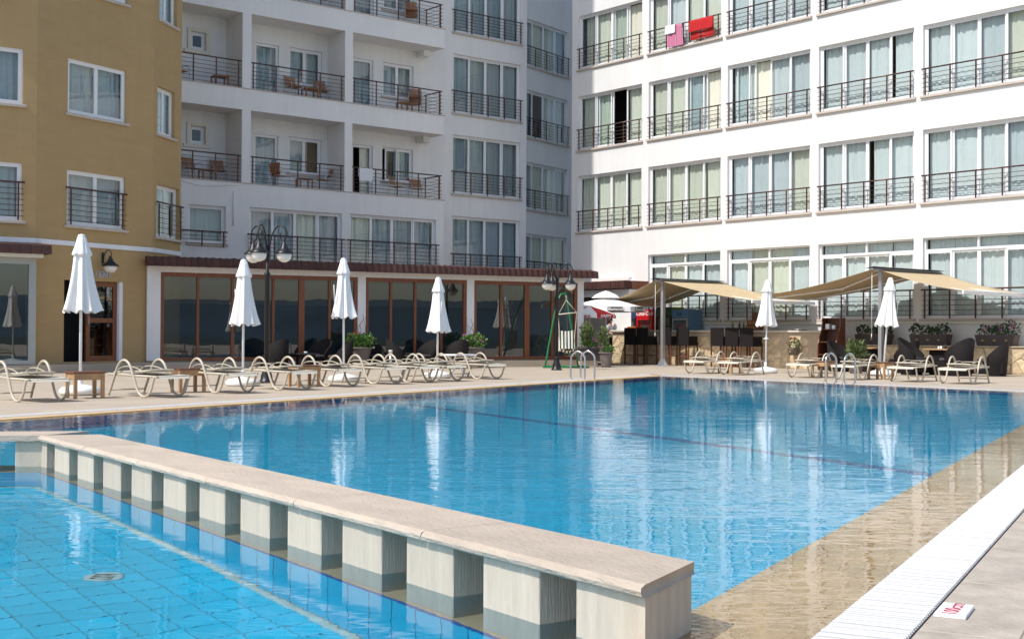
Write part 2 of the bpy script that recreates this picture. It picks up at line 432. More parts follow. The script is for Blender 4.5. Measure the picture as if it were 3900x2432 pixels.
# ================================================================== POOL AND DECK
V2 = lambda x, y: Vector((x, y))
P_L, d_L = V2(-6.19, 15.60), V2(9.95, 17.81).normalized()
P_R, d_R = V2(2.10, 6.52), dirv(27.4)
P_F, d_F = V2(3.76, 33.41), V2(6.18, -8.44).normalized()
O0 = P_R - d_R*13.0
O1 = isect(P_R, d_R, P_F, d_F)
O2 = isect(P_L, d_L, P_F, d_F)
O3 = P_L - d_L*12.0
OUT = [O0, O1, O2, O3]                    # anticlockwise: right edge, far edge, left edge, near edge
def offset(poly, w):
    """convex anticlockwise polygon moved inwards by w"""
    n = len(poly); L = []
    for i in range(n):
        a, b_ = poly[i], poly[(i+1) % n]; d = (b_-a).normalized(); nrm = V2(-d.y, d.x)
        L.append((a+nrm*w, d))
    return [isect(L[i-1][0], L[i-1][1], L[i][0], L[i][1]) for i in range(n)]
INN = offset(OUT, 0.54)
HOLE = offset(OUT, -0.31)
WATER_Z, LEDGE_Z, FLOOR_Z, KIDS_Z = -0.012, -0.040, -1.36, -1.26

def receiver(o): o.cycles.is_caustics_receiver = True; return o

bm = bmesh.new()
def loop(pts, z):
    vs = [bm.verts.new((p[0], p[1], z)) for p in pts]
    return [bm.edges.new((vs[i], vs[(i+1) % len(vs)])) for i in range(len(vs))]
es = loop([(-34, -26), (40, -26), (40, 70), (-34, 70)], 0) + loop(HOLE, 0)
bmesh.ops.triangle_fill(bm, use_beauty=True, use_dissolve=False, edges=es)
for f in bm.faces:
    if f.normal.z < 0: f.normal_flip()
me = bpy.data.meshes.new('deck'); bm.to_mesh(me); bm.free(); me.materials.append(MAT['deck'])
deck = struct(ob('deck', me))

# land beyond the hotel grounds, out to the horizon, and the dark hills seen mirrored in the glass
mb = MB(); mb.quad((-900, -900, -1.6), (900, -900, -1.6), (900, 900, -1.6), (-900, 900, -1.6)); struct(mb.build('terrain', MAT['terrain']))
mb = MB(); hr = random.Random(3); N_ = 90
hv = []
for i in range(N_+1):
    a = R(55 + 215*i/N_); hh = 16 + 0.5*math.sin(i*.31) + 0.3*math.sin(i*.83+1)
    for (r_, z) in ((430, -1.6), (500, hh*.75), (560, hh*1.05), (700, -1.6)): hv.append((r_*math.sin(a), r_*math.cos(a), z))
mb.add(hv, [(i*4+j, (i+1)*4+j, (i+1)*4+j+1, i*4+j+1) for i in range(N_) for j in range(3)], 0, True)
struct(mb.build('hills', MAT['hills']))

def ring(name, A, B, z, m, parent=None):
    mb = MB()
    for i in range(len(A)):
        j = (i+1) % len(A)
        mb.quad((*A[i], z), (*A[j], z), (*B[j], z), (*B[i], z))
    return mb.build(name, MAT[m], parent)
ledge = struct(receiver(ring('pool_ledge', OUT, INN, LEDGE_Z, 'ledge')))
# damp coping stone standing just clear of the water along the left edge
CP = offset(OUT, 0.26); mb = MB(); mb.prism([OUT[2], OUT[3], CP[3], CP[2]], -0.034, -0.005); struct(mb.build('pool_coping', MAT['ledge']))
mb = MB()
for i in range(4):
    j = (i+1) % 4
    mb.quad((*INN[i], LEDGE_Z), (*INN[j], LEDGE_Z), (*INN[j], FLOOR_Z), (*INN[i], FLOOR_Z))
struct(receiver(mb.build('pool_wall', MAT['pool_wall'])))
mb = MB(); mb.add([(*p, FLOOR_Z) for p in INN], [(0, 1, 2, 3)])
pool_floor = struct(receiver(mb.build('pool_floor', MAT['pool_mosaic'])))
# dark lane line laid across the floor
a, b_ = V2(-1.2, 19.9), V2(3.85, 11.0); d = (b_-a).normalized(); n = V2(-d.y, d.x)*0.10
a = isect(a, d, INN[2], d_L); b_ = isect(b_, d, INN[0], d_R)
mb = MB(); mb.quad(*[(*p, FLOOR_Z+0.005) for p in (a-n, b_-n, b_+n, a+n)])
receiver(mb.build('lane_line', MAT['lane_blue'], pool_floor))
# channel under the overflow grates
mb = MB()
for i in range(4):
    j = (i+1) % 4
    mb.quad((*HOLE[i], -0.10), (*HOLE[j], -0.10), (*OUT[j], -0.10), (*OUT[i], -0.10))
    mb.quad((*HOLE[i], 0.0), (*HOLE[j], 0.0), (*HOLE[j], -0.10), (*HOLE[i], -0.10))
    mb.quad((*OUT[i], LEDGE_Z), (*OUT[j], LEDGE_Z), (*OUT[j], -0.10), (*OUT[i], -0.10))
struct(mb.build('overflow_channel', MAT['channel']))
mb = MB(); mb.add([(*p, WATER_Z) for p in OUT], [(0, 1, 2, 3)], 0, True)
water = struct(mb.build('water', MAT['water']))
water.cycles.is_caustics_caster = True

# ---- overflow grates: slats laid across the channel
def grate(name, label, P, d, s0, s1, w0, w1, singles=0, group=None):
    """slats across the strip w0..w1 right of the line P + d*s"""
    rz = math.atan2(d.y, d.x)
    root = thing(name, label, 'grate', (P.x, P.y, 0), rz, group)
    mb = MB()
    for w in (w0+0.008, (w0+w1)/2, w1-0.008):
        mb.box(s0, s1, -w-0.006, -w+0.006, -0.03, -0.004)
    mb.build('side_rail', MAT['grate_white'], root)
    pitch, sw = 0.0355, 0.0195
    sl = MB(); sl.bbox(-sw/2, sw/2, -w1+0.004, -w0-0.004, -0.018, 0.004, 0.003)
    sme = sl.mesh('slat', MAT['grate_white'])
    k, s, rest = 0, s0, MB()
    while s < s1:
        if k < singles:
            o = ob('slat', sme, root, (s+rng.uniform(-.0015, .0015), 0, rng.uniform(-.001, .0015)))
        else:
            rest.box(s-sw/2, s+sw/2, -w1+0.004, -w0-0.004, -0.018, 0.004)
        s += pitch; k += 1
    if rest.v: stuff(rest.build('slat_row', MAT['grate_white'], root))
    return root
g1 = grate('overflow_grate', 'white slatted overflow grate along the near right pool edge beside the red depth plate', P_R, d_R, -2.45, 21.0, 0.0, 0.30, 290)
g2 = grate('overflow_grate', 'thin white overflow grate along the left pool edge before the long lounger row', O2, -d_L, 0.0, 24.0, 0.0, 0.30)
g3 = grate('overflow_grate', 'thin white overflow grate along the far pool edge below the awnings', O1, -d_F, 0.0, (O2-O1).length, 0.0, 0.30)
g4 = grate('drain_grate', 'second narrow white grate at the bottom right corner of the deck', P_R, d_R, -2.6, -1.62, 0.66, 0.86)
# ---- coping slabs beside the near grate
rz = math.atan2(d_R.y, d_R.x)
mb = MB(); mb.bbox(0.003, 1.017, -0.648, -0.315, -0.05, 0.006, 0.003); sme = mb.mesh('coping_slab', MAT['deck_slab'])
for i in range(12):
    p = P_R + d_R*(-3.03 + i*1.02)
    ob('coping_slab', sme, deck, (p.x, p.y, 0), rz)
mb = MB(); mb.bbox(0.003, 1.217, -1.86, -0.87, -0.05, 0.006, 0.003); sme = mb.mesh('coping_slab', MAT['deck_slab'])
for i in range(10):
    p = P_R + d_R*(-3.03 + i*1.22)
    ob('coping_slab', sme, deck, (p.x, p.y, 0), rz)
# ---- depth plates
def depth_plate(s, label, txt):
    p = P_R + d_R*s
    o = thing('depth_plate', label, 'sign', (p.x, p.y, 0.006), rz)
    mb = MB(); mb.bbox(-0.11, 0.11, -0.44, -0.325, 0.0, 0.016, 0.003); mb.build('plate', MAT['pure_white'], o)
    t = ob('lettering', text_mesh(txt, 0.082, MAT['ink_red'], 0.0006), o, (0, -0.383, 0.0168))
    t.rotation_euler = (0, 0, 0)
    return o
depth_plate(-1.66, 'white depth plate with red 100cm lettering on the coping slabs', '100cm')
o = thing('depth_plate', 'small pale plate at the right frame edge on the coping', 'sign', (*(P_R + d_R*1.12), 0.006), rz)
mb = MB(); mb.bbox(-0.125, 0.125, -0.50, -0.365, 0.0, 0.014, 0.003); mb.build('plate', MAT['paper_print'], o)

# ---- low divider wall between the main pool and the paddling pool
WA, WD = V2(0.11, 4.71), dirv(-35.1)
WRZ = math.atan2(WD.y, WD.x)              # local x runs along the wall, +y to the paddling pool
wall = thing('pool_divider_wall', 'low travertine wall on square stone piers dividing the two pools', 'wall', (WA.x, WA.y, 0), WRZ)
SK = 0.462/0.887
CAPB, CAPT = 0.188, 0.234
TH = 0.40
# base below the water, with dark blue trim on its edge
LB = -0.37
mb = MB()
mb.prism([(-0.80, 0.02), (6.65, 0.02), (6.55, -0.50), (-0.60, -0.50)], FLOOR_Z+0.01, LB, M=None)
receiver(mb.build('base', MAT['wet_ledge'], wall))
mb = MB(); mb.box(-0.8, 6.66, 0.0205, 0.032, LB-0.022, LB+0.002); receiver(mb.build('blue_trim', MAT['pool_blue'], wall))
mb = MB(); mb.box(-0.6, 6.5, -0.512, -0.5005, LB-0.03, LB+0.002); receiver(mb.build('blue_trim', MAT['pool_blue'], wall))
mb = MB(); mb.bbox(0, 0.37, -TH, 0, LB-0.002, CAPB-0.001, 0.004); pme = mb.mesh('pier', MAT['travertine'])
for k in range(11):
    receiver(ob('pier', pme, wall, (0.008 + 0.5865*k, 0, 0)))
mb = MB(); mb.prism([(-0.579, 0), (-0.213, 0), (-0.213, -TH), (-0.579+TH*SK, -TH)][::-1], LB-0.002, CAPB-0.001); receiver(mb.build('pier', MAT['travertine'], wall))
mb = MB(); mb.prism([(6.458, 0), (6.60, 0), (6.45, -TH), (6.40, -TH)][::-1], LB-0.002, CAPB-0.001); receiver(mb.build('pier', MAT['travertine'], wall))
# capping slabs with rounded front edges and joints
def cap_slab(x0, x1, sk0=0.0, sk1=0.0, rough_end=False):
    mb = MB()
    prof = [(0.020, CAPB), (0.032, CAPB+0.008), (0.036, (CAPB+CAPT)/2), (0.030, CAPT-0.010), (0.014, CAPT), (-TH-0.010, CAPT), (-TH-0.028, CAPT-0.012), (-TH-0.030, CAPB+0.012), (-TH-0.018, CAPB)]
    n = len(prof); nseg = 14
    vs = []
    for i in range(nseg+1):
        t = i/nseg
        for (y, z) in prof:
            xs = x0 + sk0*(-(y-0.03)); xe = x1 + sk1*(-(y-0.03))
            x = xs + (xe-xs)*t
            dy = rng.uniform(-.0022, .0022) if y > 0 else 0
            dz = rng.uniform(-.002, 0) if z > CAPT-0.02 and y > 0 else 0
            if rough_end and i == 0: x += rng.uniform(-0.004, 0.012)
            vs.append((x, y+dy, z+dz))
    fs = [(i*n+j, i*n+(j+1) % n, (i+1)*n+(j+1) % n, (i+1)*n+j) for i in range(nseg) for j in range(n)]
    fs += [list(range(n-1, -1, -1)), [nseg*n+j for j in range(n)]]
    mb.add(vs, fs)
    return receiver(mb.build('cap_slab', MAT['travertine_cap'], wall))
JT = [-0.605, 0.79, 2.0, 3.14, 4.27, 5.42, 6.62]
for i in range(6):
    cap_slab(JT[i]+0.0025, JT[i+1]-0.0025, SK if i == 0 else 0, -0.42 if i == 5 else 0, i == 0)
# second stretch of the wall, turning left at the corner
W2 = V2(*(WA + WD*6.60)); WD2 = dirv(-97); 
wall2 = thing('pool_divider_wall', 'short return of the divider wall running out at the left frame edge', 'wall', (W2.x, W2.y, 0), math.atan2(WD2.y, WD2.x))
mb = MB(); mb.prism([(0.0, 0.02), (6.5, 0.02), (6.5, -0.50), (-0.02, -0.50)], FLOOR_Z+0.012, LB-0.003); receiver(mb.build('base', MAT['wet_ledge'], wall2))
for k in range(9):
    receiver(ob('pier', pme, wall2, (-0.17 + 0.5865*k, 0, -0.001)))
mb = MB(); mb.bbox(0.006, 3.0, -TH-0.03, 0.033, CAPB, CAPT-0.002, 0.012); cm = mb.mesh('cap_slab', MAT['travertine_cap'])
mb = MB(); mb.prism([(0.004, 0.033), (3.0, 0.033), (3.0, -TH-0.03), (-0.27, -TH-0.03)][::-1], CAPB+0.001, CAPT-0.002); ob('cap_slab', mb.mesh('cap_slab', MAT['travertine_cap']), wall2)
ob('cap_slab', cm, wall2, (3.0, 0, 0))

# ---- paddling pool: floor, wall tiles and floor tiles
kf = [V2(*(WA + WD*(-0.9))) + V2(-WD.y, WD.x)*0.02, V2(*(WA + WD*6.70)) + V2(-WD.y, WD.x)*0.02,
      isect(W2, WD2, INN[2], d_L), INN[3], INN[0]]
mb = MB(); mb.add([(p.x, p.y, KIDS_Z) for p in kf], [tuple(range(5))]);
kids = struct(receiver(mb.build('paddling_pool_floor', MAT['grout'])))
for f in kids.data.polygons: pass
def in_poly(p, poly):
    c = False; n = len(poly)
    for i in range(n):
        a, b_ = poly[i], poly[i-1]
        if (a.y > p.y) != (b_.y > p.y) and p.x < (b_.x-a.x)*(p.y-a.y)/(b_.y-a.y)+a.x: c = not c
    return c
TS = 0.20
tb = MB(); tb.box(-TS/2+0.0045, TS/2-0.0045, -TS/2+0.0045, TS/2-0.0045, 0, 0.006); tme = tb.mesh('floor_tile', MAT['pool_tile'])
cand = []
for i in range(-8, 50):
    for j in range(1, 56):
        p = V2(*(WA + WD*(i*TS))) + V2(-WD.y, WD.x)*(0.02 + (j-0.45)*TS)
        if not in_poly(p, kf): continue
        vis = p.y > 3.5 and abs(p.x/p.y) < 0.46
        cand.append((0 if vis else 1, p.y, p))
cand.sort(key=lambda q: q[:2])
rest = MB()
for k, (vis, y, p) in enumerate(cand):
    if vis == 0 and k < 295:
        receiver(ob('floor_tile', tme, kids, (p.x, p.y, KIDS_Z), WRZ))
    else:
        rest.box(-TS/2+0.0045, TS/2-0.0045, -TS/2+0.0045, TS/2-0.0045, 0, 0.006, M=Matrix.Translation((p.x, p.y, KIDS_Z)) @ Matrix.Rotation(WRZ, 4, 'Z'))
if rest.v: stuff(receiver(rest.build('floor_tile_field', MAT['pool_tile'], kids)))
tb = MB(); tb.box(0.004, TS-0.004, 0.0205, 0.028, KIDS_Z+0.05, LB-0.024); wme = tb.mesh('wall_tile', MAT['pool_tile'])
for k in range(37):
    receiver(ob('wall_tile', wme, wall, (-0.76 + k*TS, 0, 0)))
# pale cove strip where the tiled wall meets the floor
mb = MB(); mb.prism([(-0.8, 0.02), (6.66, 0.02), (6.66, 0.07), (-0.8, 0.07)], KIDS_Z+0.008, KIDS_Z+0.02); receiver(mb.build('cove_strip', MAT['cove'], wall))
mb = MB(); mb.prism([(0, 0.02), (6, 0.02), (6, 0.07), (0, 0.07)], KIDS_Z+0.009, KIDS_Z+0.021); receiver(mb.build('cove_strip', MAT['cove'], wall2))
mb = MB(); mb.box(0, 6.3, 0.0205, 0.028, KIDS_Z+0.05, LB-0.024); receiver(mb.build('wall_tile', MAT['pool_tile'], wall2))
dr = thing('floor_drain', 'pale round drain cover on the paddling pool floor', 'drain', (-2.17, 6.88, KIDS_Z+0.006))
mb = MB(); mb.lathe([(0.11, 0.0), (0.11, 0.008), (0.09, 0.014), (0.0, 0.016)], 24); receiver(mb.build('cover', MAT['cove'], dr))
mb = MB()
for k in range(-2, 3): mb.box(-0.06, 0.06, k*0.026-0.005, k*0.026+0.005, 0.0155, 0.0175)
receiver(mb.build('slot', MAT['channel'], dr))
# ================================================================== WINDOW AND RAILING KITS
CACHE = {}
def cached(key, fn):
    if key not in CACHE: CACHE[key] = fn()
    return CACHE[key]
def frame_mesh(w, h, t, y0, y1, mname, name):
    mb = MB()
    mb.box(0, t, y0, y1, 0, h); mb.box(w-t, w, y0, y1, 0, h)
    mb.box(t, w-t, y0, y1, 0, t); mb.box(t, w-t, y0, y1, h-t, h)
    return mb.mesh(name, MAT[mname])
def curtain_mesh(w, h, seed, mname, full=1.0):
    r = random.Random(seed); ph = r.uniform(0, 6); k = r.uniform(9, 13)
    def fn(u, v):
        x = u*w*full
        amp = 0.022*(0.6+0.4*math.sin(u*9+ph*2))
        return (x + 0.012*math.sin(v*3+ph), amp*math.sin(x*k*3.1+ph+0.5*math.sin(v*2.2)) + 0.01*math.sin(x*17+ph), v*h)
    mb = MB(); mb.grid(fn, 44, 3)
    return mb.mesh('curtain', MAT[mname])
def window(parent, loc, rz, w, h, n=4, curtains=('curtain_white',), frame='white_frame', transom=0.0, openp=None, sill=True, recess=0.10, glass='glass', cover=1.0, drop=None):
    """sliding window: outer frame (the part), sashes, panes, curtains and sill (its sub-parts)"""
    hl = h - transom
    M = Matrix.Rotation(rz, 4, 'Z')
    win = ob('window', cached(('wf', w, h, frame, recess), lambda: frame_mesh(w, h, 0.05, recess, recess+0.10, frame, 'window')), parent, loc, rz)
    sw = (w-0.10)/n
    for i in range(n):
        yy = recess+0.012 if i in (0, n-1) else recess+0.048
        x = 0.05 + i*sw
        if openp is not None and i == openp[0]:
            x += openp[1]*sw; yy = recess+0.085
        sm = cached(('sash', sw, hl, frame), lambda: frame_mesh(sw, hl-0.10, 0.058, 0, 0.035, frame, 'sash'))
        ob('sash', sm, win, (x, yy, 0.05))
        pm = cached(('pane', sw, hl, glass), lambda: MB().quad((0.05, 0.015, 0.05), (sw-0.05, 0.015, 0.05), (sw-0.05, 0.015, hl-0.15), (0.05, 0.015, hl-0.15)).mesh('pane', MAT[glass]))
        ob('pane', pm, win, (x, yy, 0.05))
    if transom:
        mb = MB(); mb.box(0.05, w-0.05, recess+0.01, recess+0.09, hl-0.05, hl+0.02); mb.box(w/2-0.03, w/2+0.03, recess+0.01, recess+0.09, hl+0.02, h-0.05)
        mb.build('transom_bar', MAT[frame], win)
        for x0 in (0.05, w/2+0.03):
            ob('pane', cached(('tp', w, transom), lambda: MB().quad((0, 0, 0), (w/2-0.08, 0, 0), (w/2-0.08, 0, transom-0.07), (0, 0, transom-0.07)).mesh('pane', MAT[glass])), win, (x0, recess+0.05, hl+0.02))
    if curtains:
        for i in range(n):
            c = curtains[i % len(curtains)]
            if c is None: continue
            sd = rng.randrange(7); fw = rng.choice((1.0,)*9 + (0.93, 0.84)) if n > 2 else 1.0
            cm = cached(('cur', round(sw, 3), h, c, sd, fw), lambda: curtain_mesh(sw, h-0.10, sd*13+5, c, fw))
            ob('curtain', cm, win, (0.05 + i*sw + (sw*(1-fw) if rng.random() < 0.5 else 0), recess+0.19, 0.05))
    if sill:
        sm = cached(('sill', w), lambda: MB().bbox(-0.08, w+0.08, -0.075, recess+0.01, -0.075, -0.001, 0.008).mesh('sill', MAT['sill_stone']))
        ob('sill', sm, win, (0, 0, 0))
    return win
def railing(parent, loc, rz, w, h=0.82, nbar=5, npost=5, inset=0.10, ext=0.02, m='brown_rail', z0=0.0):
    """top rail (the part) with posts and bars (its sub-parts)"""
    def top():
        mb = MB(); mb.tube([(-ext, 0, h), (w+ext, 0, h)], 0.024, 10); return mb.mesh('railing', MAT[m])
    rl = ob('railing', cached(('rt', w, h, ext, m), top), parent, loc, rz)
    pm = cached(('rp', h, m, z0), lambda: MB().box(-0.020, 0.020, -0.012, 0.012, z0, h-0.02).mesh('post', MAT[m]))
    for i in range(npost): ob('post', pm, rl, (inset + (w-2*inset)*i/(npost-1), 0.004, 0))
    bmh = cached(('rb', w, m), lambda: MB().tube([(-0.01, 0, 0), (w+0.01, 0, 0)], 0.0085, 6).mesh('bar', MAT[m]))
    for i in range(nbar): ob('bar', bmh, rl, (0, -0.014, 0.10 + (h-0.12)*i/nbar))
    return rl
def facade(mb, x0, x1, z0, z1, ops, y=0.0, depth=0.25, mi=0):
    """wall face with rectangular openings and their reveals"""
    xs = sorted({x0, x1, *[v for o in ops for v in (o[0], o[1])]}); xs = [v for v in xs if x0 <= v <= x1]
    zs = sorted({z0, z1, *[v for o in ops for v in (o[2], o[3])]}); zs = [v for v in zs if z0 <= v <= z1]
    for i in range(len(xs)-1):
        for j in range(len(zs)-1):
            cx, cz = (xs[i]+xs[i+1])/2, (zs[j]+zs[j+1])/2
            if any(o[0] < cx < o[1] and o[2] < cz < o[3] for o in ops): continue
            mb.quad((xs[i], y, zs[j]), (xs[i+1], y, zs[j]), (xs[i+1], y, zs[j+1]), (xs[i], y, zs[j+1]), mi)
    for (a, b_, c, d) in ops:
        mb.quad((a, y, c), (a, y+depth, c), (a, y+depth, d), (a, y, d), mi)
        mb.quad((b_, y, d), (b_, y+depth, d), (b_, y+depth, c), (b_, y, c), mi)
        mb.quad((a, y, d), (a, y+depth, d), (b_, y+depth, d), (b_, y, d), mi)
        mb.quad((a, y, c), (b_, y, c), (b_, y+depth, c), (a, y+depth, c), mi)
CUR = ['curtain_white', 'curtain_cream', 'curtain_grey']

# ================================================================== RIGHT WING (sunlit, five bays)
WB_LOC, WB_RZ = (2.33, 50.98, 0), math.atan2(-0.775, 0.632)
wb = thing('hotel_wing', 'sunlit white hotel wing with rows of wide curtained windows behind the awnings', 'building', WB_LOC, WB_RZ)
def PB(u, v, z=0.0):
    c, s = math.cos(WB_RZ), math.sin(WB_RZ)
    return (WB_LOC[0] + c*u + s*v, WB_LOC[1] + s*u - c*v, z)      # v: metres out from the wall
BC = [0.37, 4.27, 8.12, 12.0, 15.85, 19.70]
BW = 3.54
ROWS = [(1.57, 2.42), (5.06, 2.19), (8.27, 2.13), (11.46, 2.10), (14.65, 2.10)]
ops = []
for r, (z, h) in enumerate(ROWS):
    for c, x in enumerate(BC):
        if r == 0 and c == 0: continue
        ops.append((x, x+BW, z, z+h))
mb = MB()
facade(mb, 0, 24.5, 0, 19, ops, 0, 0.26)
mb.quad((0, 0, 0), (0, 0, 19), (0, 12, 19), (0, 12, 0)); mb.quad((24.5, 0, 0), (24.5, 12, 0), (24.5, 12, 19), (24.5, 0, 19))
mb.quad((0, 12, 0), (0, 12, 19), (24.5, 12, 19), (24.5, 12, 0)); mb.quad((0, 0, 19), (24.5, 0, 19), (24.5, 12, 19), (0, 12, 19))
mb.build('wall', MAT['white_wall'], wb)
mb = MB(); mb.quad((0.02, 1.6, 0), (24.4, 1.6, 0), (24.4, 1.6, 18.9), (0.02, 1.6, 18.9))
for z in (4.6, 7.8, 11.0, 14.2): mb.box(0.02, 24.4, 0.27, 1.6, z, z+0.2)
for x in BC[1:]: mb.box(x-0.25, x-0.05, 0.27, 1.6, 0, 18.9)
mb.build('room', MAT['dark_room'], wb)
mb = MB(); mb.bbox(3.9, 24.4, -0.07, 0.01, 1.40, 1.49, 0.008); mb.build('ledge', MAT['cream_wall'], wb)
special = {(2, 0): (('curtain_cream', 'curtain_cream', None, 'curtain_cream'), (2, -0.9)),
           (2, 2): (('curtain_white', 'curtain_cream', 'curtain_white', 'curtain_grey'), (1, -0.75)),
           (3, 0): (('curtain_cream', 'curtain_cream', 'curtain_cream', 'curtain_cream'), (3, -0.9)),
           (2, 1): (('curtain_cream', 'curtain_cream', 'curtain_grey', 'curtain_cream'), (3, -0.85)),
           (0, 1): (('curtain_white', 'curtain_cream', 'curtain_white', 'curtain_white'), None),
           (0, 2): (('curtain_white', 'curtain_cream', 'curtain_cream', 'curtain_white'), None)}
for r, (z, h) in enumerate(ROWS):
    for c, x in enumerate(BC):
        if r == 0 and c == 0: continue
        cu, op = special.get((r, c), (None, None))
        if cu is None:
            base = ['curtain_cream', 'curtain_cream', 'curtain_grey', 'curtain_white', 'curtain_white', 'curtain_white'][c]
            cu = [base if rng.random() < 0.75 else rng.choice(CUR) for _ in range(4)]
        window(wb, (x, 0, z), 0, BW, h, 4, cu, transom=0.36 if r == 0 else 0, openp=op)
        railing(wb, (x, -0.045, z), 0, BW, 0.80 if r else 0.86, 5)

# ================================================================== LEFT WING (shaded, balconies)
WA_LOC, WA_RZ = (-9.12, 43.22, 0), math.atan2(0.632, 0.775)
wa = thing('hotel_wing', 'shaded white hotel wing with three stacked rows of balconies', 'building', WA_LOC, WA_RZ)
def PA(u, y, z=0.0):
    c, s = math.cos(WA_RZ), math.sin(WA_RZ)
    return (WA_LOC[0] + c*u - s*y, WA_LOC[1] + s*u + c*y, z)
LD = 1.2                                   # balcony depth
FL = [6.05, 9.24, 12.52]                   # balcony floor levels
CL = [8.53, 11.80, 15.05]                  # balcony ceilings
mb = MB()
facade(mb, -6, 8.41, 0, FL[0], [(0.31, 3.94, 3.12, 5.27), (4.27, 8.06, 3.12, 5.30), (-1.90, -0.57, 3.96, 5.22)], 0, 0.26)
mb.quad((-6, 0, FL[0]), (8.41, 0, FL[0]), (8.41, LD, FL[0]), (-6, LD, FL[0]))
mb.quad((8.41, 0, 0), (8.41, LD, 0), (8.41, LD, FL[0]), (8.41, 0, FL[0]))
for i in range(3):
    z1 = FL[i+1] if i < 2 else 16.0
    mb.box(-6, 8.41, 0, LD-0.003, CL[i], z1)
    for (a, b_) in ((-0.003, 0.33), (4.03, 4.35), (-4.6, -4.3)):
        mb.box(a, b_, 0.002, LD-0.003, FL[i]-0.001, CL[i]+0.001)
    mb.box(7.95, 8.25, 0.70, LD-0.004, CL[i]-0.22, CL[i]+0.001)       # bracket beam under each slab end
# rear wall of the balconies, running on as the flat window bay
WIN2 = [(9.70, 13.13, 3.30, 5.64), (9.70, 13.13, 6.52, 8.83), (9.70, 13.13, 9.68, 12.0), (9.70, 13.13, 12.85, 15.1)]
DO = []
for i in range(3):
    z = FL[i]
    DO += [(1.10, 2.04, z, z+1.93), (2.45, 3.80, z+0.66, z+1.96), (5.10, 6.0, z, z+1.95), (6.42, 7.83, z+0.70, z+1.98), (-1.30, -0.76, z+1.36, z+1.95)]
facade(mb, -6, 13.46, 0, 16, DO+WIN2, LD, 0.22)
mb.quad((13.46, LD, 0), (13.46, 12, 0), (13.46, 12, 16), (13.46, LD, 16))
mb.quad((-6, 0, 16), (8.41, 0, 16), (8.41, 12, 16), (-6, 12, 16)); mb.quad((8.41, LD, 16), (13.46, LD, 16), (13.46, 12, 16), (8.41, 12, 16))
mb.quad((-6, 12, 0), (-6, 12, 16), (13.46, 12, 16), (13.46, 12, 0)); mb.quad((-6, 0, 0), (-6, 0, 16), (-6, 12, 16), (-6, 12, 0))
mb.build('wall', MAT['white_wall'], wa)
mb = MB(); mb.quad((-5.9, LD+1.6, 0), (13.4, LD+1.6, 0), (13.4, LD+1.6, 15.9), (-5.9, LD+1.6, 15.9))
mb.quad((-5.9, 1.1, 0), (8.4, 1.1, 0), (8.4, 1.1, 5.9), (-5.9, 1.1, 5.9))
for z in (2.9, 6.0, 9.19, 12.47): mb.box(-5.9, 13.4, LD+0.23, LD+1.6, z-0.15, z)
for x in (0.1, 2.2, 4.2, 6.2, 8.6): mb.box(x, x+0.1, LD+0.23, LD+1.6, 0, 15.9)
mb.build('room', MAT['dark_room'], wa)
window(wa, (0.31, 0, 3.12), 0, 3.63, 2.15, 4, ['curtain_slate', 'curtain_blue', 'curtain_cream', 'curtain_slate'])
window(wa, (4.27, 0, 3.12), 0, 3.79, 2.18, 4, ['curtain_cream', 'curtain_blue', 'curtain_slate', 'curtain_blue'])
window(wa, (-1.90, 0, 3.96), 0, 1.33, 1.26, 1, ['curtain_slate'])
railing(wa, (0.20, -0.10, 3.42), 0, 3.80, 0.93, 6, 5, 0.12)
railing(wa, (4.12, -0.10, 3.42), 0, 4.00, 0.93, 6, 5, 0.12)
railing(wa, (-2.35, -0.10, 3.86), 0, 1.78, 0.50, 3, 3, 0.12)
for (a, b_, c, d) in WIN2:
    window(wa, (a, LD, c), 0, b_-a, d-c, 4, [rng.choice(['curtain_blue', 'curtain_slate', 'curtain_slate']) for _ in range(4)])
    railing(wa, (a-0.06, LD-0.05, c), 0, b_-a+0.12, 0.86, 6)
def glazed_door(parent, loc, w, h, open_dark=False):
    d = ob('balcony_door', cached(('dfr', w, h), lambda: frame_mesh(w, h, 0.085, 0.08, 0.15, 'white_frame', 'balcony_door')), parent, loc)
    if not open_dark:
        ob('pane', cached(('dp', w, h), lambda: MB().quad((0.085, 0.115, 0.085), (w-0.085, 0.115, 0.085), (w-0.085, 0.115, h-0.085), (0.085, 0.115, h-0.085)).mesh('pane', MAT['glass'])), d)
        ob('curtain', cached(('dcb', w, h), lambda: curtain_mesh(w-0.10, h-0.12, 8, 'curtain_blue')), d, (0.05, 0.24, 0.05))  # cloth added so the door glass seems to reflect blue sky
        mb = MB(); mb.tube([(w-0.05, 0.07, h*0.48), (w-0.05, 0.04, h*0.48), (w-0.13, 0.04, h*0.48)], 0.008, 6); mb.build('handle', MAT['alu'], d)
    else:
        cm = cached(('dc', w, h), lambda: curtain_mesh(w*0.42, h-0.12, 3, 'curtain_cream'))
        ob('curtain', cm, d, (w*0.52, 0.22, 0.05))
    return d
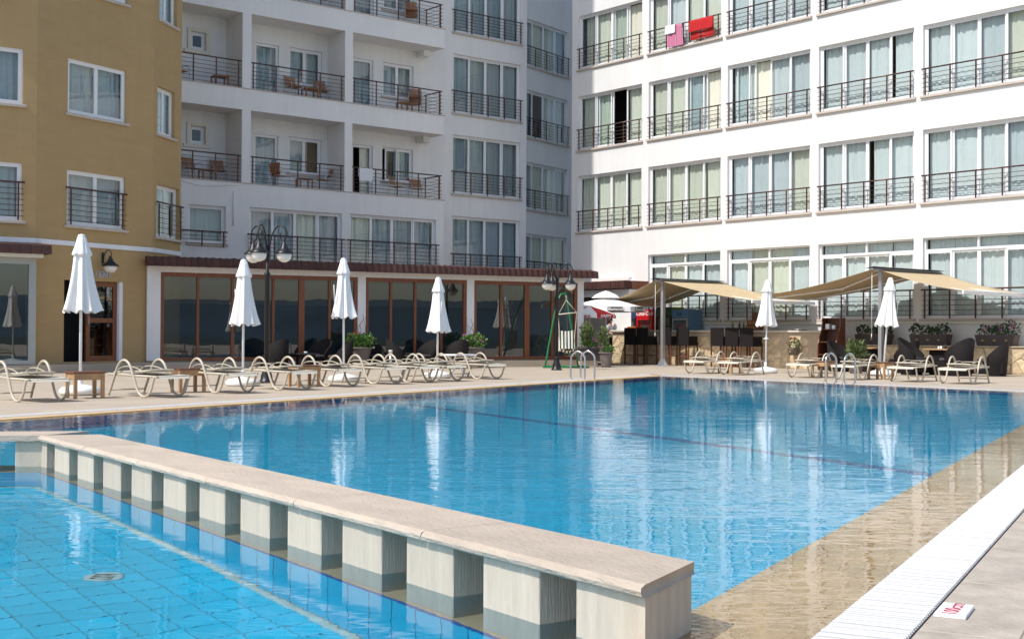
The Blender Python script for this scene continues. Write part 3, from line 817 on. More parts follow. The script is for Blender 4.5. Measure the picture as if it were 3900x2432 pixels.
for i in range(3):
    z = FL[i]
    glazed_door(wa, (1.10, LD, z), 0.94, 1.93)
    glazed_door(wa, (5.10, LD, z), 0.90, 1.95, open_dark=(i == 0))
    for (x, zz, w, h) in ((2.45, 0.66, 1.35, 1.30), (6.42, 0.70, 1.41, 1.28)):
        cu = ['curtain_blue', 'curtain_slate']
        if i == 0 and x < 3: cu = ['curtain_slate', 'curtain_brown']
        if i == 0 and x > 3: cu = [None, 'curtain_blue']
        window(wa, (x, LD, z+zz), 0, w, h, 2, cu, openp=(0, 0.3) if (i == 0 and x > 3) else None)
    # small bathroom window with a raised plaster surround
    wn_ = window(wa, (-1.30, LD, z+1.36), 0, 0.54, 0.59, 1, [None], sill=False)
    mb = MB()
    for (a, b_, c, d) in ((-0.14, 0, -0.02, 0.69), (0.54, 0.68, -0.02, 0.69), (0, 0.54, 0.59, 0.69), (-0.26, 0.74, -0.14, -0.02)):
        mb.bbox(a, b_, -0.05, 0.0, c, d, 0.008)
    mb.build('surround', MAT['cream_wall'], wn_)
    for (a, b_) in ((-4.3, 0.0), (0.33, 4.03)):
        railing(wa, (a, 0.06, z), 0, b_-a, 0.93, 6, 6 if a < 0 else 5, 0.11, 0.0)
    rl = railing(wa, (4.35, 0.06, z), 0, 3.98, 0.93, 6, 5, 0.10, 0.0)
    railing(wa, (8.33, 0.06, z), R(90), LD-0.08, 0.93, 6, 2, 0.10, 0.0)
    mb = MB(); mb.bbox(-4.3, 8.44, -0.03, 0.10, z-0.002, z+0.03, 0.008)
    mb.build('kerb_tile', MAT['sill_stone'], wa)
# downpipe and cable on the low wall
mb = MB(); mb.tube([(-0.30, -0.03, 5.75), (-0.30, -0.03, 4.6)], 0.02, 6); mb.tube(spline([(-2.2, -0.02, 5.98), (-1.5, -0.03, 5.86), (-0.8, -0.03, 5.92), (-0.1, -0.02, 5.97)]), 0.012, 5)
mb.build('cable', MAT['white_frame'], wa)

# ---- recessed bay between the two wings
A3a, A3d = V2(0.567, 53.2), V2(1.92, 2.70).normalized()
w3 = thing('recessed_bay', 'narrow recessed white window bay between the two hotel wings', 'building', (A3a.x, A3a.y, 0), math.atan2(A3d.y, A3d.x))
Z3 = [(3.25, 1.94), (6.21, 1.95), (9.19, 1.97), (12.16, 1.95)]
mb = MB(); facade(mb, -0.6, 8, 0, 21, [(-0.33, 3.12, z, z+h) for z, h in Z3], 0, 0.22)
mb.quad((-0.6, 0, 21), (8, 0, 21), (8, 4, 21), (-0.6, 4, 21)); mb.quad((8, 0, 0), (8, 4, 0), (8, 4, 21), (8, 0, 21)); mb.quad((-0.6, 0, 0), (-0.6, 0, 21), (-0.6, 4, 21), (-0.6, 4, 0))
mb.build('wall', MAT['white_wall'], w3)
mb = MB(); mb.quad((-0.5, 1.5, 0), (7.9, 1.5, 0), (7.9, 1.5, 20.9), (-0.5, 1.5, 20.9)); mb.build('room', MAT['dark_room'], w3)
for i, (z, h) in enumerate(Z3):
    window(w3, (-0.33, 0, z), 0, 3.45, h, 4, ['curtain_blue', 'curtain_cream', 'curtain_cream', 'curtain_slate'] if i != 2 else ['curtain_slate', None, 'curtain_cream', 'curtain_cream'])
    railing(w3, (-0.38, -0.05, z), 0, 3.55, 0.80, 6)

# ================================================================== YELLOW TOWER
T0, T1, T2 = V2(-12.033, 32.455), V2(-10.047, 35.895), V2(-9.732, 37.683)
TLd = dirv(56)
TL = T0 - TLd*7.0
T3, T4, T5 = V2(-10.85, 41.9), V2(-22, 46.0), V2(-24, 34.0)
tw = thing('hotel_tower', 'ochre yellow hotel tower with angled faces and a white string course', 'building')
def facet(P, Q, ops, z1, name='wall'):
    d = Q-P; L_ = d.length; rz = math.atan2(d.y, d.x)
    mb = MB(); facade(mb, 0, L_, 0, z1, ops, 0, 0.24)
    o = mb.build(name, MAT['yellow_wall'], tw, (P.x, P.y, 0), rz)
    return o, rz, L_
TH_ = 21.0
def twp(P, rz, x, y, z): return (P.x + math.cos(rz)*x - math.sin(rz)*y, P.y + math.sin(rz)*x + math.cos(rz)*y, z)
opm = [(0.97, 2.96, 3.80, 5.24), (0.97, 2.96, 6.71, 8.14), (0.97, 2.96, 9.95, 11.4), (0.97, 2.96, 12.9, 14.3), (0.91, 2.91, 0.25, 2.38)]
fm, rzm, Lm = facet(T0, T1, opm, TH_)
ops_ = [(0.24, 1.36, 6.62, 7.96), (0.30, 1.45, 9.86, 11.3), (0.24, 1.70, 3.72, 5.20), (0.30, 1.45, 12.8, 14.2)]
fs_, rzs, Ls = facet(T1, T2, ops_, TH_)
opl = [(5.0, 6.66, 3.80, 5.26), (5.0, 6.66, 6.72, 8.13), (5.0, 6.66, 9.95, 11.4), (5.0, 6.66, 12.9, 14.3)]
fl_, rzl, Ll = facet(TL, T0, opl, TH_)
mb = MB()
for (a, b_, h) in ((T2, V2(-12.0, 40.1), TH_), (T5, TL, TH_), (V2(-12.0, 40.1), V2(-22, 44), TH_), (V2(-22, 44), T5, TH_)):
    mb.quad((*a, 0), (*b_, 0), (*b_, h), (*a, h))
mb.add([(*p, TH_) for p in (TL, T0, T1, T2, V2(-12.0, 40.1), V2(-22, 44), T5)], [tuple(range(7))])
mb.build('wall', MAT['yellow_wall'], tw)
mb = MB(); lp = [V2(-10.42, 40.35), T3, T4, V2(-22, 41), V2(-14, 40.0)]
mb.prism(lp, 0, 44.0); mb.build('rear_block', MAT['yellow_wall'], tw)  # unseen tall block, sized and placed to cast the right wing's shadow edge
mb = MB()
for (P, rz, L_) in ((T0, rzm, Lm), (T1, rzs, Ls), (TL, rzl, Ll)):
    M = Matrix.Translation((P.x, P.y, 0)) @ Matrix.Rotation(rz, 4, 'Z')
    mb.quad(*[M @ Vector(p) for p in ((0.1, 1.3, 0.2), (L_-0.1, 1.3, 0.2), (L_-0.1, 1.3, 15), (0.1, 1.3, 15))])
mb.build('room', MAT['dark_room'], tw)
for (a, b_, c, d) in opm[:4]:
    window(tw, twp(T0, rzm, a, 0, c), rzm, b_-a, d-c, 2, ['curtain_slate', 'curtain_blue'], recess=0.06)
railing(tw, twp(T0, rzm, 0.95, -0.05, 3.82), rzm, 2.0, 0.95, 6, 2, 0.12, 0.03)
for (a, b_, c, d) in ops_:
    window(tw, twp(T1, rzs, a, 0, c), rzs, b_-a, d-c, 2, ['curtain_slate', 'curtain_cream'], recess=0.10)
railing(tw, twp(T1, rzs, 0.20, -0.06, 3.74), rzs, 1.62, 0.95, 6, 3, 0.10, 0.06)
for (a, b_, c, d) in opl:
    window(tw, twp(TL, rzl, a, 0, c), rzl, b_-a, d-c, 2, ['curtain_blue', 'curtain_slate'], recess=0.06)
railing(tw, twp(TL, rzl, 4.98, -0.05, 3.82), rzl, 1.70, 0.95, 6, 3, 0.12, 0.03)
for (P, rz, L_) in ((T0, rzm, Lm), (T1, rzs, Ls), (TL, rzl, Ll)):
    mb = MB(); mb.bbox(0.0, L_, -0.035, 0.02, 3.26, 3.385, 0.006); mb.build('string_course', MAT['white_band'], tw, (P.x, P.y, 0), rz)
# entrance: dark void on the left, glazed brown leaf on the right
mb = MB(); mb.box(1.73, 2.79, 0.10, 0.16, 0.25, 0.40); mb.box(1.73, 1.86, 0.10, 0.16, 0.40, 2.37); mb.box(2.66, 2.79, 0.10, 0.16, 0.40, 2.37)
mb.box(1.86, 2.66, 0.10, 0.16, 2.24, 2.37); mb.box(1.86, 2.66, 0.10, 0.16, 1.28, 1.40)
dl = mb.build('door', MAT['brown_frame'], tw, (T0.x, T0.y, 0), rzm)
mb = MB(); mb.box(1.86, 2.66, 0.125, 0.135, 0.40, 1.28); mb.box(1.86, 2.66, 0.125, 0.135, 1.40, 2.24); mb.build('pane', MAT['glass_tinted'], dl)
mb = MB(); mb.box(2.79, 2.912, 0.01, 0.20, 0.25, 2.38); mb.build('jamb', MAT['white_band'], dl)
mb = MB(); mb.tube([(1.78, 0.09, 1.2), (1.78, 0.05, 1.2), (1.78, 0.05, 1.45), (1.78, 0.09, 1.45)], 0.012, 6); mb.build('handle', MAT['alu'], dl)
t = ob('lettering', text_mesh('\u00c7\u0131k\u0131\u015f / EXIT', 0.215, MAT['sign_blue'], 0.012, bold=0.003), tw, twp(T0, rzm, 1.94, -0.016, 2.56), rzm)
t.rotation_euler = (R(90), 0, rzm)

# ================================================================== RESTAURANT PAVILION
RS_LOC = (-10.1, 35.6, 0); RS_RZ = math.atan2(6.4, 12.3)
rs = thing('restaurant_pavilion', 'ground floor restaurant with tall brown framed glass panels under a tiled eave', 'building', RS_LOC, RS_RZ)
def PR(s, o, z=0.0):
    c, n_ = math.cos(RS_RZ), math.sin(RS_RZ)
    return (RS_LOC[0] + c*s + n_*o, RS_LOC[1] + n_*s - c*o, z)     # o: metres out from the glass
FZ, FT, LT, ET = 0.24, 2.71, 2.87, 3.08
mb = MB()
for (a, b_) in ((0.0, 0.37), (6.19, 6.44), (9.80, 10.05), (13.80, 14.03)):
    mb.box(a, b_, 0.0, 0.35, FZ, FT)
mb.box(0, 14.03, -0.004, 0.35, FT, LT)
mb.box(13.80, 14.03, 0.352, 8, FZ, LT)
mb.build('wall', MAT['white_wall'], rs)
mb = MB(); mb.box(-0.05, 14.20, -0.42, 9, LT+0.001, LT+0.06); mb.box(-0.05, 14.15, -0.35, 9, LT+0.06, ET-0.02); mb.build('roof', MAT['brown_frame'], rs)
tb = MB()
tb.add([(0.004, -0.50, LT-0.015), (0.196, -0.50, LT-0.015), (0.196, -0.46, ET-0.01), (0.004, -0.46, ET-0.01), (0.196, -0.10, ET+0.05), (0.004, -0.10, ET+0.05), (0.004, -0.42, LT-0.015), (0.196, -0.42, LT-0.015),
        (0.10, -0.525, LT-0.012), (0.10, -0.485, ET+0.005), (0.10, -0.10, ET+0.07)],
       [(0, 8, 9, 3), (8, 1, 2, 9), (3, 9, 10, 5), (9, 2, 4, 10), (0, 6, 7, 1, 8), (0, 3, 5, 6), (1, 7, 4, 2), (5, 10, 4, 7, 6)])
tme = tb.mesh('roof_tile', MAT['roof_tile'])
for k in range(72):
    ob('roof_tile', tme, rs, (-0.10 + k*0.20, rng.uniform(-.008, .008), rng.uniform(-.006, .006)))
mb = MB(); mb.box(0, 14.0, 0.0, 8, FZ-0.03, FZ); mb.build('floor', MAT['room_floor'], rs)
mb = MB(); mb.quad((0.02, 0.36, FZ), (0.02, 6.5, FZ), (0.02, 6.5, LT), (0.02, 0.36, LT))
mb.quad((0, 0.35, FT), (14, 0.35, FT), (14, 6.5, FT), (0, 6.5, FT)); mb.build('room', MAT['dark_room'], rs)
mb = MB(); mb.quad((0, 5.0, FZ), (14, 5.0, FZ), (14, 5.0, 1.95), (0, 5.0, 1.95)); mb.build('dado', MAT['dado_blue'], rs)  # back wall blue below, pale above: imitates the reflection in the glass
mb = MB(); mb.quad((0, 5.0, 1.95), (14, 5.0, 1.95), (14, 5.0, LT), (0, 5.0, LT)); mb.build('inner_wall', MAT['grey_plaster'], rs)
SEC = [(0.37, 6.19, [1.42, 2.41, 3.61, 5.32], [4.46]), (6.44, 9.80, [7.27, 8.07, 8.95], []), (10.05, 13.80, [11.02, 12.88], [11.95])]
for (a, b_, thin, wide) in SEC:
    mb = MB()
    mb.box(a, a+0.10, 0.03, 0.14, FZ, FT); mb.box(b_-0.10, b_, 0.03, 0.14, FZ, FT)
    mb.box(a+0.10, b_-0.10, 0.03, 0.14, FT-0.12, FT); mb.box(a+0.10, b_-0.10, 0.03, 0.14, FZ, FZ+0.09)
    fr_ = mb.build('glazing_frame', MAT['brown_frame'], rs)
    cuts = sorted([(m_, 0.035) for m_ in thin] + [(m_, 0.085) for m_ in wide])
    for (m_, hw) in cuts:
        ob('mullion', cached(('mull', hw), lambda: MB().bbox(-hw, hw, 0.025, 0.145, FZ+0.09, FT-0.12, 0.006).mesh('mullion', MAT['brown_frame'])), fr_, (m_, 0, 0))
    ed = [a+0.10] + [v for (m_, hw) in cuts for v in (m_-hw, m_+hw)] + [b_-0.10]
    for i in range(0, len(ed), 2):
        mb = MB(); mb.quad((ed[i], 0.084, FZ+0.09), (ed[i+1], 0.084, FZ+0.09), (ed[i+1], 0.084, FT-0.12), (ed[i], 0.084, FT-0.12)); mb.build('pane', MAT['glass_tinted'], fr_)
# raised plinth along the restaurant and tower
mb = MB()
c_, s_ = math.cos(RS_RZ), math.sin(RS_RZ)
pl = [PR(14.03, 0.30), PR(14.03, -8), PR(0, -8), (T1.x-1, T1.y+2), (TL.x, TL.y+1), (TL.x+0.3, TL.y-0.45), (T0.x+0.5, T0.y-0.35), PR(0.1, 0.30)]
mb.prism([(p[0], p[1]) for p in pl], 0.0, FZ-0.035)
struct(mb.build('plinth', MAT['deck'], None))

# ---- shop front at the left frame edge
sf_o = T0 - TLd*0.10
sf = thing('shop_front', 'grey framed shop window under a dark tiled eave at the left frame edge', 'shop front', (sf_o.x, sf_o.y, 0), rzl)
mb = MB()
mb.box(-0.17, 0.0, -0.50, -0.36, 0.22, 2.86); mb.box(-7, -0.17, -0.50, -0.36, 2.70, 2.86); mb.box(-7, -0.17, -0.50, -0.36, 0.22, 0.32); mb.box(-2.3, -2.18, -0.50, -0.36, 0.32, 2.70)
mb.box(-0.12, -0.02, -0.36, -0.02, 0.22, 2.86)
mb.build('frame', MAT['grey_frame'], sf)
mb = MB(); mb.box(-2.18, -0.17, -0.44, -0.43, 0.32, 2.70); mb.build('pane', MAT['glass_tinted'], sf)
mb = MB(); mb.box(-7, -2.30, -0.44, -0.43, 0.32, 2.70); mb.build('pane', MAT['glass_tinted'], sf)
mb = MB(); mb.box(-7, 0.12, -0.72, -0.05, 2.862, 2.95); mb.build('fascia', MAT['cream_wall'], sf)
mb = MB(); mb.quad((-7, -0.03, 0.22), (-0.15, -0.03, 0.22), (-0.15, -0.03, 2.86), (-7, -0.03, 2.86)); mb.build('room', MAT['dark_room'], sf)
tb = MB(); tb.add([(0, -0.85, 2.96), (0.24, -0.85, 2.96), (0.24, -0.80, 3.17), (0, -0.80, 3.17), (0.24, -0.04, 3.25), (0, -0.04, 3.25), (0, -0.04, 2.96), (0.24, -0.04, 2.96)], [(0, 1, 2, 3), (3, 2, 4, 5), (0, 6, 7, 1), (0, 3, 5, 6), (1, 7, 4, 2), (5, 4, 7, 6)])
tme = tb.mesh('roof_tile', MAT['roof_tile'])
for k in range(30): ob('roof_tile', tme, sf, (0.05 - k*0.246, rng.uniform(-.006, .006), rng.uniform(-.004, .004)))

# ---- small bar kiosk in the corner of the two wings
kq = thing('bar_kiosk', 'small tiled eave kiosk with a white awning cassette in the building corner', 'kiosk', WB_LOC, WB_RZ)
mb = MB(); mb.box(-1.5, 4.30, -1.0, -0.02, 2.45, 2.70); mb.box(3.3, 4.30, -0.9, -0.75, 0, 2.45); mb.build('wall', MAT['white_wall'], kq)
mb = MB(); mb.box(-1.5, 3.3, -0.72, -0.03, 0, 2.45); mb.build('back_room', MAT['dark_room'], kq)
tb = MB(); tb.bbox(0.003, 0.237, -1.32, -0.9, 2.71, 3.0, 0.02); tme = tb.mesh('roof_tile', MAT['roof_tile'])
for k in range(24): ob('roof_tile', tme, kq, (-1.4 + k*0.24, rng.uniform(-.01, .01), rng.uniform(-.01, .01)))
mb = MB(); mb.box(-1.4, 4.34, -0.9, -0.02, 2.72, 3.01); mb.build('roof', MAT['brown_frame'], kq)
mb = MB(); mb.bbox(1.35, 3.42, -0.16, -0.01, 3.06, 3.22, 0.02); mb.build('awning_cassette', MAT['plastic_white'], kq)
mb = MB(); mb.tube([(3.5, -0.05, 3.1), (3.5, -0.05, 0.0)], 0.06, 8); mb.build('downpipe', MAT['white_frame'], kq)
# ================================================================== SUN LOUNGERS
def make_lounger():
    root = thing('sun_lounger', '', 'sun lounger', group='folded sun loungers around the pool')
    side = spline([(0.02, 0, .335), (0.05, 0, .27), (.13, 0, .09), (.28, 0, .018), (.43, 0, .09), (.55, 0, .32), (.66, 0, .52), (.80, 0, .59), (.94, 0, .52), (1.06, 0, .30), (1.20, 0, .018)], 5)
    mb = MB(); mb.tube(side, 0.0205, 8); sme = mb.mesh('side_frame', MAT['lounger_frame'])
    for y in (-0.34, 0.34): ob('side_frame', sme, root, (0, y, 0))
    mb = MB()
    for y in (-0.315, 0.315): mb.tube([(-0.03, y, .335), (0.6, y, .345), (1.24, y, .36)], 0.020, 6)
    for x in (0.0, 0.62, 1.22): mb.tube([(x, -0.34, .338+.016*x), (x, 0.34, .338+.016*x)], 0.014, 6)
    mb.build('seat_rail', MAT['lounger_frame'], root)
    mb = MB(); mb.tube([(1.155, -0.34, .10), (1.155, 0.34, .10)], 0.010, 6); mb.build('cross_bar', MAT['lounger_frame'], root)
    def seat(u, v):
        x = -0.05 + 1.27*u; y = (v-.5)*0.62
        z = .352 + .012*u - .018*math.sin(math.pi*u)*(1-(2*v-1)**2)
        if u < 0.04: z -= (0.04-u)*1.3
        return (x, y, z)
    mb = MB(); mb.grid(seat, 24, 8); mb.build('seat', MAT['sling'], root)
    # backrest folded forward over the seat
    bk = spline([(1.16, -.27, .385), (.80, -.27, .405), (.42, -.27, .415), (.30, -.24, .43), (.28, 0, .435), (.30, .24, .43), (.42, .27, .415), (.80, .27, .405), (1.16, .27, .385)], 4)
    mb = MB(); mb.tube(bk, 0.016, 6); back = mb.build('backrest', MAT['lounger_frame'], root)
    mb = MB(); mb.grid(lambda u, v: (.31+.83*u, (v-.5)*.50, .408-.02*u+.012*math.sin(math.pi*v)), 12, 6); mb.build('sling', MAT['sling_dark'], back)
    mb = MB()
    for y in (-.22, .22): mb.tube(spline([(.50, y, .42), (.62, y, .455), (.82, y, .485), (1.02, y, .47), (1.16, y, .40)], 4), 0.009, 6)
    mb.tube([(1.02, -.22, .47), (1.02, .22, .47)], 0.009, 6)
    mb.build('prop_bar', MAT['lounger_frame'], root)
    return root
lg = make_lounger()
LR = [((-7.02, 19.14), 'cream sun lounger at the left frame edge, nearest of the long row'),
      ((-5.62, 20.68), 'cream sun lounger just right of the first parasol base and wooden side table'),
      ((-4.82, 22.15), 'cream sun lounger before the second closed parasol from the left'),
      ((-4.00, 23.52), 'cream sun lounger in front of the tall lamp post'),
      ((-3.35, 25.06), 'cream sun lounger before the third closed parasol from the left'),
      ((-2.60, 26.42), 'cream sun lounger in front of the first round geranium pot'),
      ((-1.97, 27.35), 'cream sun lounger just left of the fourth parasol base'),
      ((-1.43, 28.20), 'cream sun lounger right in front of the fourth parasol base'),
      ((-0.57, 29.68), 'cream sun lounger at the far right end of the long row')]
RR = [((5.09, 34.81), 'cream sun lounger on the far deck before the awning post'),
      ((5.86, 33.87), 'cream sun lounger just left of the fifth closed parasol'),
      ((7.25, 31.95), 'cream sun lounger on the far deck left of the right pool ladder'),
      ((8.04, 30.62), 'cream sun lounger right behind the right pool ladder'),
      ((9.03, 29.47), 'cream sun lounger just right of the rightmost closed parasol'),
      ((9.85, 28.41), 'cream sun lounger at the right end of the far row')]
first = True
for rows, az in ((LR, -50.0), (RR, 42.0)):
    for (p, lab) in rows:
        o = lg if first else copy_tree(lg); first = False
        a = dirv(az + rng.uniform(-3, 3))
        place(o, (p[0]-a.x*0.28, p[1]-a.y*0.28, 0), math.atan2(a.y, a.x), lab)

# ================================================================== CLOSED PARASOLS
def parasol(loc, H, label, lean=0.0, seed=0, collar=False):
    root = thing('closed_parasol', label, 'parasol', (*loc, 0), seed*1.3, 'closed white parasols on the pool deck')
    mb = MB(); mb.lathe([(0.29, 0.0), (0.335, 0.035), (0.335, 0.085), (0.29, 0.13), (0.12, 0.165), (0.035, 0.18)], 28); base = mb.build('base', MAT['plastic_white'], root)
    mb = MB(); mb.lathe([(0.03, 0.17), (0.04, 0.18), (0.04, 0.30), (0.028, 0.30)], 14); mb.build('sleeve', MAT['pole_white'], base)
    up = Vector((math.sin(lean), 0, math.cos(lean)))
    rr = random.Random(seed)
    top = up*H
    mb = MB(); mb.tube([up*0.15, up*(H-0.05)], 0.024, 12); mb.build('pole', MAT['pole_white'], root)
    if collar:
        mb = MB(); mb.lathe([(0.024, -.02), (0.075, -.015), (0.075, .015), (0.024, .02)], 14, tuple(up*0.95)); mb.build('collar', MAT['pole_white'], root)
    ph = [rr.uniform(0, 6) for _ in range(6)]
    def fold(k):
        def f(a, z):
            t = max(0.0, min(1.0, -z/1.25))
            return 1 + k*(0.35+0.9*t)*(0.55*math.cos(8*a+ph[0]+1.2*t) + 0.34*math.cos(5*a+ph[1]+.6*t) + 0.22*math.cos(13*a+ph[2]+2*t) + 0.22*math.cos(2*a+ph[3]) + 0.16*math.cos(3*a+ph[4]+1.5*t))
        return f
    RM = Matrix.Rotation(lean, 4, 'Y'); M = Matrix.Translation(top) @ RM
    prof = [(0.10, -0.24), (0.115, -0.30), (0.128, -0.45), (0.15, -0.65), (0.18, -0.85), (0.215, -1.05), (0.25, -1.20), (0.262, -1.25)]
    mb = MB(); vs = []
    n = 72
    for i, (r_, z) in enumerate(prof):
        for j in range(n):
            a = 2*math.pi*j/n; rr_ = r_*fold(0.27)(a, z)
            dz = 0.03*math.cos(8*a+ph[0]+1.2) if i == len(prof)-1 else 0
            vs.append((rr_*math.cos(a), rr_*math.sin(a), z+dz))
    fs = [(i*n+j, i*n+(j+1) % n, (i+1)*n+(j+1) % n, (i+1)*n+j) for i in range(len(prof)-1) for j in range(n)]
    mb.add(vs, fs, 0, True, M)
    can = mb.build('canopy', MAT['canvas_white'], root)
    mb = MB(); mb.lathe([(0.045, 0.0), (0.066, -0.02), (0.085, -0.10), (0.115, -0.20), (0.148, -0.29), (0.150, -0.315), (0.12, -0.33)], 56, mod=fold(0.20), M=M); mb.build('vent_flap', MAT['canvas_white'], can)
    mb = MB(); mb.lathe([(0.05, -0.03), (0.062, -0.01), (0.055, 0.02), (0.0, 0.035)], 16, M=M); mb.build('cap', MAT['plastic_white'], can)
    mb = MB(); mb.tube([Vector((0.24, -0.02, -0.55)), Vector((0.22, -0.03, -0.9))], 0.010, 5, M=M); mb.build('tie_strap', MAT['canvas_white'], can)
    return root
parasol((-7.12, 21.25), 2.62, 'closed white parasol in front of the yellow tower door, leftmost of all', 0.0, 1)
parasol((-5.24, 25.10), 2.44, 'closed white parasol left of the tall lamp post', 0.0, 2)
parasol((-3.60, 27.60), 2.62, 'closed white parasol beside the first geranium pot, third from the left', 0.01, 3)
parasol((-1.74, 30.10), 2.33, 'closed white parasol between the two round geranium pots, fourth from the left', 0.01, 4)
parasol((7.00, 35.50), 2.55, 'closed white parasol between the two awnings by the far pool edge', 0.02, 5, True)
parasol((9.72, 33.70), 2.55, 'closed white parasol leaning slightly, before the right awning post', 0.075, 0)

# ================================================================== SIDE TABLES
def side_table(loc, rz, label, dark=True, h=0.42):
    root = thing('side_table', label, 'table', (*loc, 0), rz, 'small wooden side tables between the loungers')
    mb = MB(); mb.bbox(-.26, .26, -.22, .22, h-.025, h, .006); mb.build('tabletop', MAT['wood_dark' if dark else 'wood_table'], root)
    mb = MB(); mb.box(-.235, .235, -.20, -.18, h-.13, h-.026); mb.box(-.235, .235, .18, .20, h-.13, h-.026); mb.box(-.235, -.215, -.18, .18, h-.13, h-.026); mb.box(.215, .235, -.18, .18, h-.13, h-.026)
    mb.build('apron', MAT['wood_table'], root)
    lm = cached(('stl', h), lambda: MB().box(-.026, .026, -.026, .026, 0, h-.026).mesh('leg', MAT['wood_table']))
    for x in (-.215, .215):
        for y in (-.18, .18): ob('leg', lm, root, (x, y, 0))
    return root
side_table((-6.70, 20.22), R(38), 'wooden side table with dark top beside the leftmost parasol base')
side_table((-5.62, 22.35), R(38), 'wooden side table with dark top between second and third lounger from left')
side_table((-4.02, 24.95), R(38), 'wooden side table with dark top behind the lounger near the tall lamp')
side_table((5.95, 35.15), R(-50), 'reddish wooden side table between the two far left loungers on the far deck', False)
side_table((7.75, 31.95), R(-50), 'pale wooden side table left of the right pool ladder')
side_table((8.90, 31.05), R(-50), 'pale wooden side table behind the rightmost parasol base')
rt = thing('round_table', 'low round white plastic table near the far end of the lounger row', 'table', (-1.30, 31.1, 0), 0.3)
mb = MB(); mb.lathe([(0.0, .505), (.43, .505), (.46, .515), (.46, .535), (.43, .545), (0, .545)], 32); mb.build('tabletop', MAT['plastic_white'], rt)
mb = MB(); mb.tube(spline([(.34, 0, .505), (.22, 0, .40), (.10, 0, .27), (.18, 0, .14), (.36, 0, 0.012)], 4), 0.02, 6, flat=1.6); lm = mb.mesh('leg', MAT['plastic_white'])
for k in range(4): ob('leg', lm, rt, (0, 0, 0), k*math.pi/2+.5)

# ================================================================== LAMP POSTS
def lamp_head(parent, loc, s=1.0):
    """enamel shade over a milk-glass bowl; the hanger point is at loc"""
    x, y, z = loc
    mb = MB(); mb.lathe([(0.02, 0.0), (0.035, -.02), (0.035, -.06), (0.065, -.08), (0.075, -.13), (0.16*s, -.21), (0.215*s, -.255), (0.215*s, -.27), (0.15*s, -.262)], 24, (x, y, z)); sh = mb.build('shade', MAT['black_metal'], parent)
    mb = MB(); mb.lathe([(0.165*s, -.262), (0.17*s, -.30), (0.155*s, -.36), (0.12*s, -.41), (0.06*s, -.442), (0.0, -.45)], 24, (x, y, z)); mb.build('globe', MAT['globe'], sh)
    return sh
def lamp_post(loc, rz, H, label, arms):
    root = thing('lamp_post', label, 'lamp post', (*loc, 0), rz, 'black three armed lamp posts on the deck')
    mb = MB(); mb.lathe([(0.16, 0), (0.16, .03), (0.13, .05), (0.12, .14), (0.085, .24), (0.068, .36), (0.075, .38), (0.055, .40)], 20); mb.build('base', MAT['black_metal'], root)
    mb = MB(); mb.lathe([(0.055, .40), (0.052, H-1.1), (0.065, H-1.08), (0.065, H-1.02), (0.036, H-.98), (0.030, H-.42), (0.0, H-.40)], 16); mb.build('shaft', MAT['black_metal'], root)
    for k, a in enumerate(arms):
        ca, sa = math.cos(a), math.sin(a)
        prof = [(0.02, H-.80), (0.05, H-.45), (0.13, H-.16), (0.27, H-.02), (0.40, H-.07), (0.45, H-.20), (0.41, H-.31), (0.34, H-.32), (0.30, H-.25), (0.315, H-.17)]
        mb = MB(); mb.tube(spline([(r_*ca, r_*sa, z) for r_, z in prof], 5), 0.0155, 7)
        mb.tube([(0.39*ca, 0.39*sa, H-.31), (0.39*ca, 0.39*sa, H-.36)], 0.013, 6)
        arm = mb.build('arm', MAT['black_metal'], root)
        lamp_head(arm, (0.39*ca, 0.39*sa, H-.34), 0.92)
    return root
lamp_post((-5.14, 27.0), 0, 3.30, 'tall black lamp post with three globes behind the second parasol', [R(-18), R(-105), R(150)])
lamp_post((1.30, 37.3), 0, 3.10, 'tall black lamp post with globes beside the green swing frame', [R(-10), R(-140), R(110)])
wl = thing('wall_lamp', 'black wall lantern with scroll arm above the tower door', 'wall lamp', twp(T0, rzm, 2.18, 0, 0), rzm)
mb = MB(); mb.box(-.03, .03, -.03, 0, 2.85, 3.15); mb.tube(spline([(0, -.03, 2.95), (0, -.10, 3.14), (0, -.24, 3.22), (0, -.33, 3.12), (0, -.31, 3.02), (0, -.25, 3.05)], 5), 0.012, 6); arm = mb.build('bracket', MAT['black_metal'], wl)
lamp_head(wl, (0, -.30, 3.05), 1.05)

# ================================================================== POOL LADDERS
def ladder(c, along, label):
    """c: point on the pool's outer edge; rails arch from the deck into the water"""
    n_ = V2(-along.y, along.x)                       # towards the deck
    root = thing('pool_ladder', label, 'ladder', (c.x, c.y, 0), math.atan2(along.y, along.x), 'stainless pool ladders')
    pts = spline([(0, 0.30, 0.0), (0, 0.30, 0.42), (0, 0.27, 0.56), (0, 0.12, 0.655), (0, -0.03, 0.56), (0, -0.06, 0.42), (0, -0.06, -0.035)], 5)
    mb = MB(); mb.tube(pts, 0.0215, 10); rm = mb.mesh('handrail', MAT['steel'])
    fm_ = MB().lathe([(0.05, 0), (0.05, .012), (0.025, .02)], 16, (0, .30, 0)).mesh('flange', MAT['steel'])
    for x in (-0.26, 0.26):
        h = ob('handrail', rm, root, (x, 0, 0)); ob('flange', fm_, h)
    return root
lp_ = isect(V2(0, 0), V2(0.0588, 1).normalized(), P_L, d_L)
ladder(lp_, d_L, 'stainless pool ladder on the left edge in front of the swing')
lp_ = isect(V2(0, 0), V2(0.258, 1).normalized(), P_F, d_F)
ladder(lp_, -d_F, 'stainless pool ladder on the far edge between two loungers')

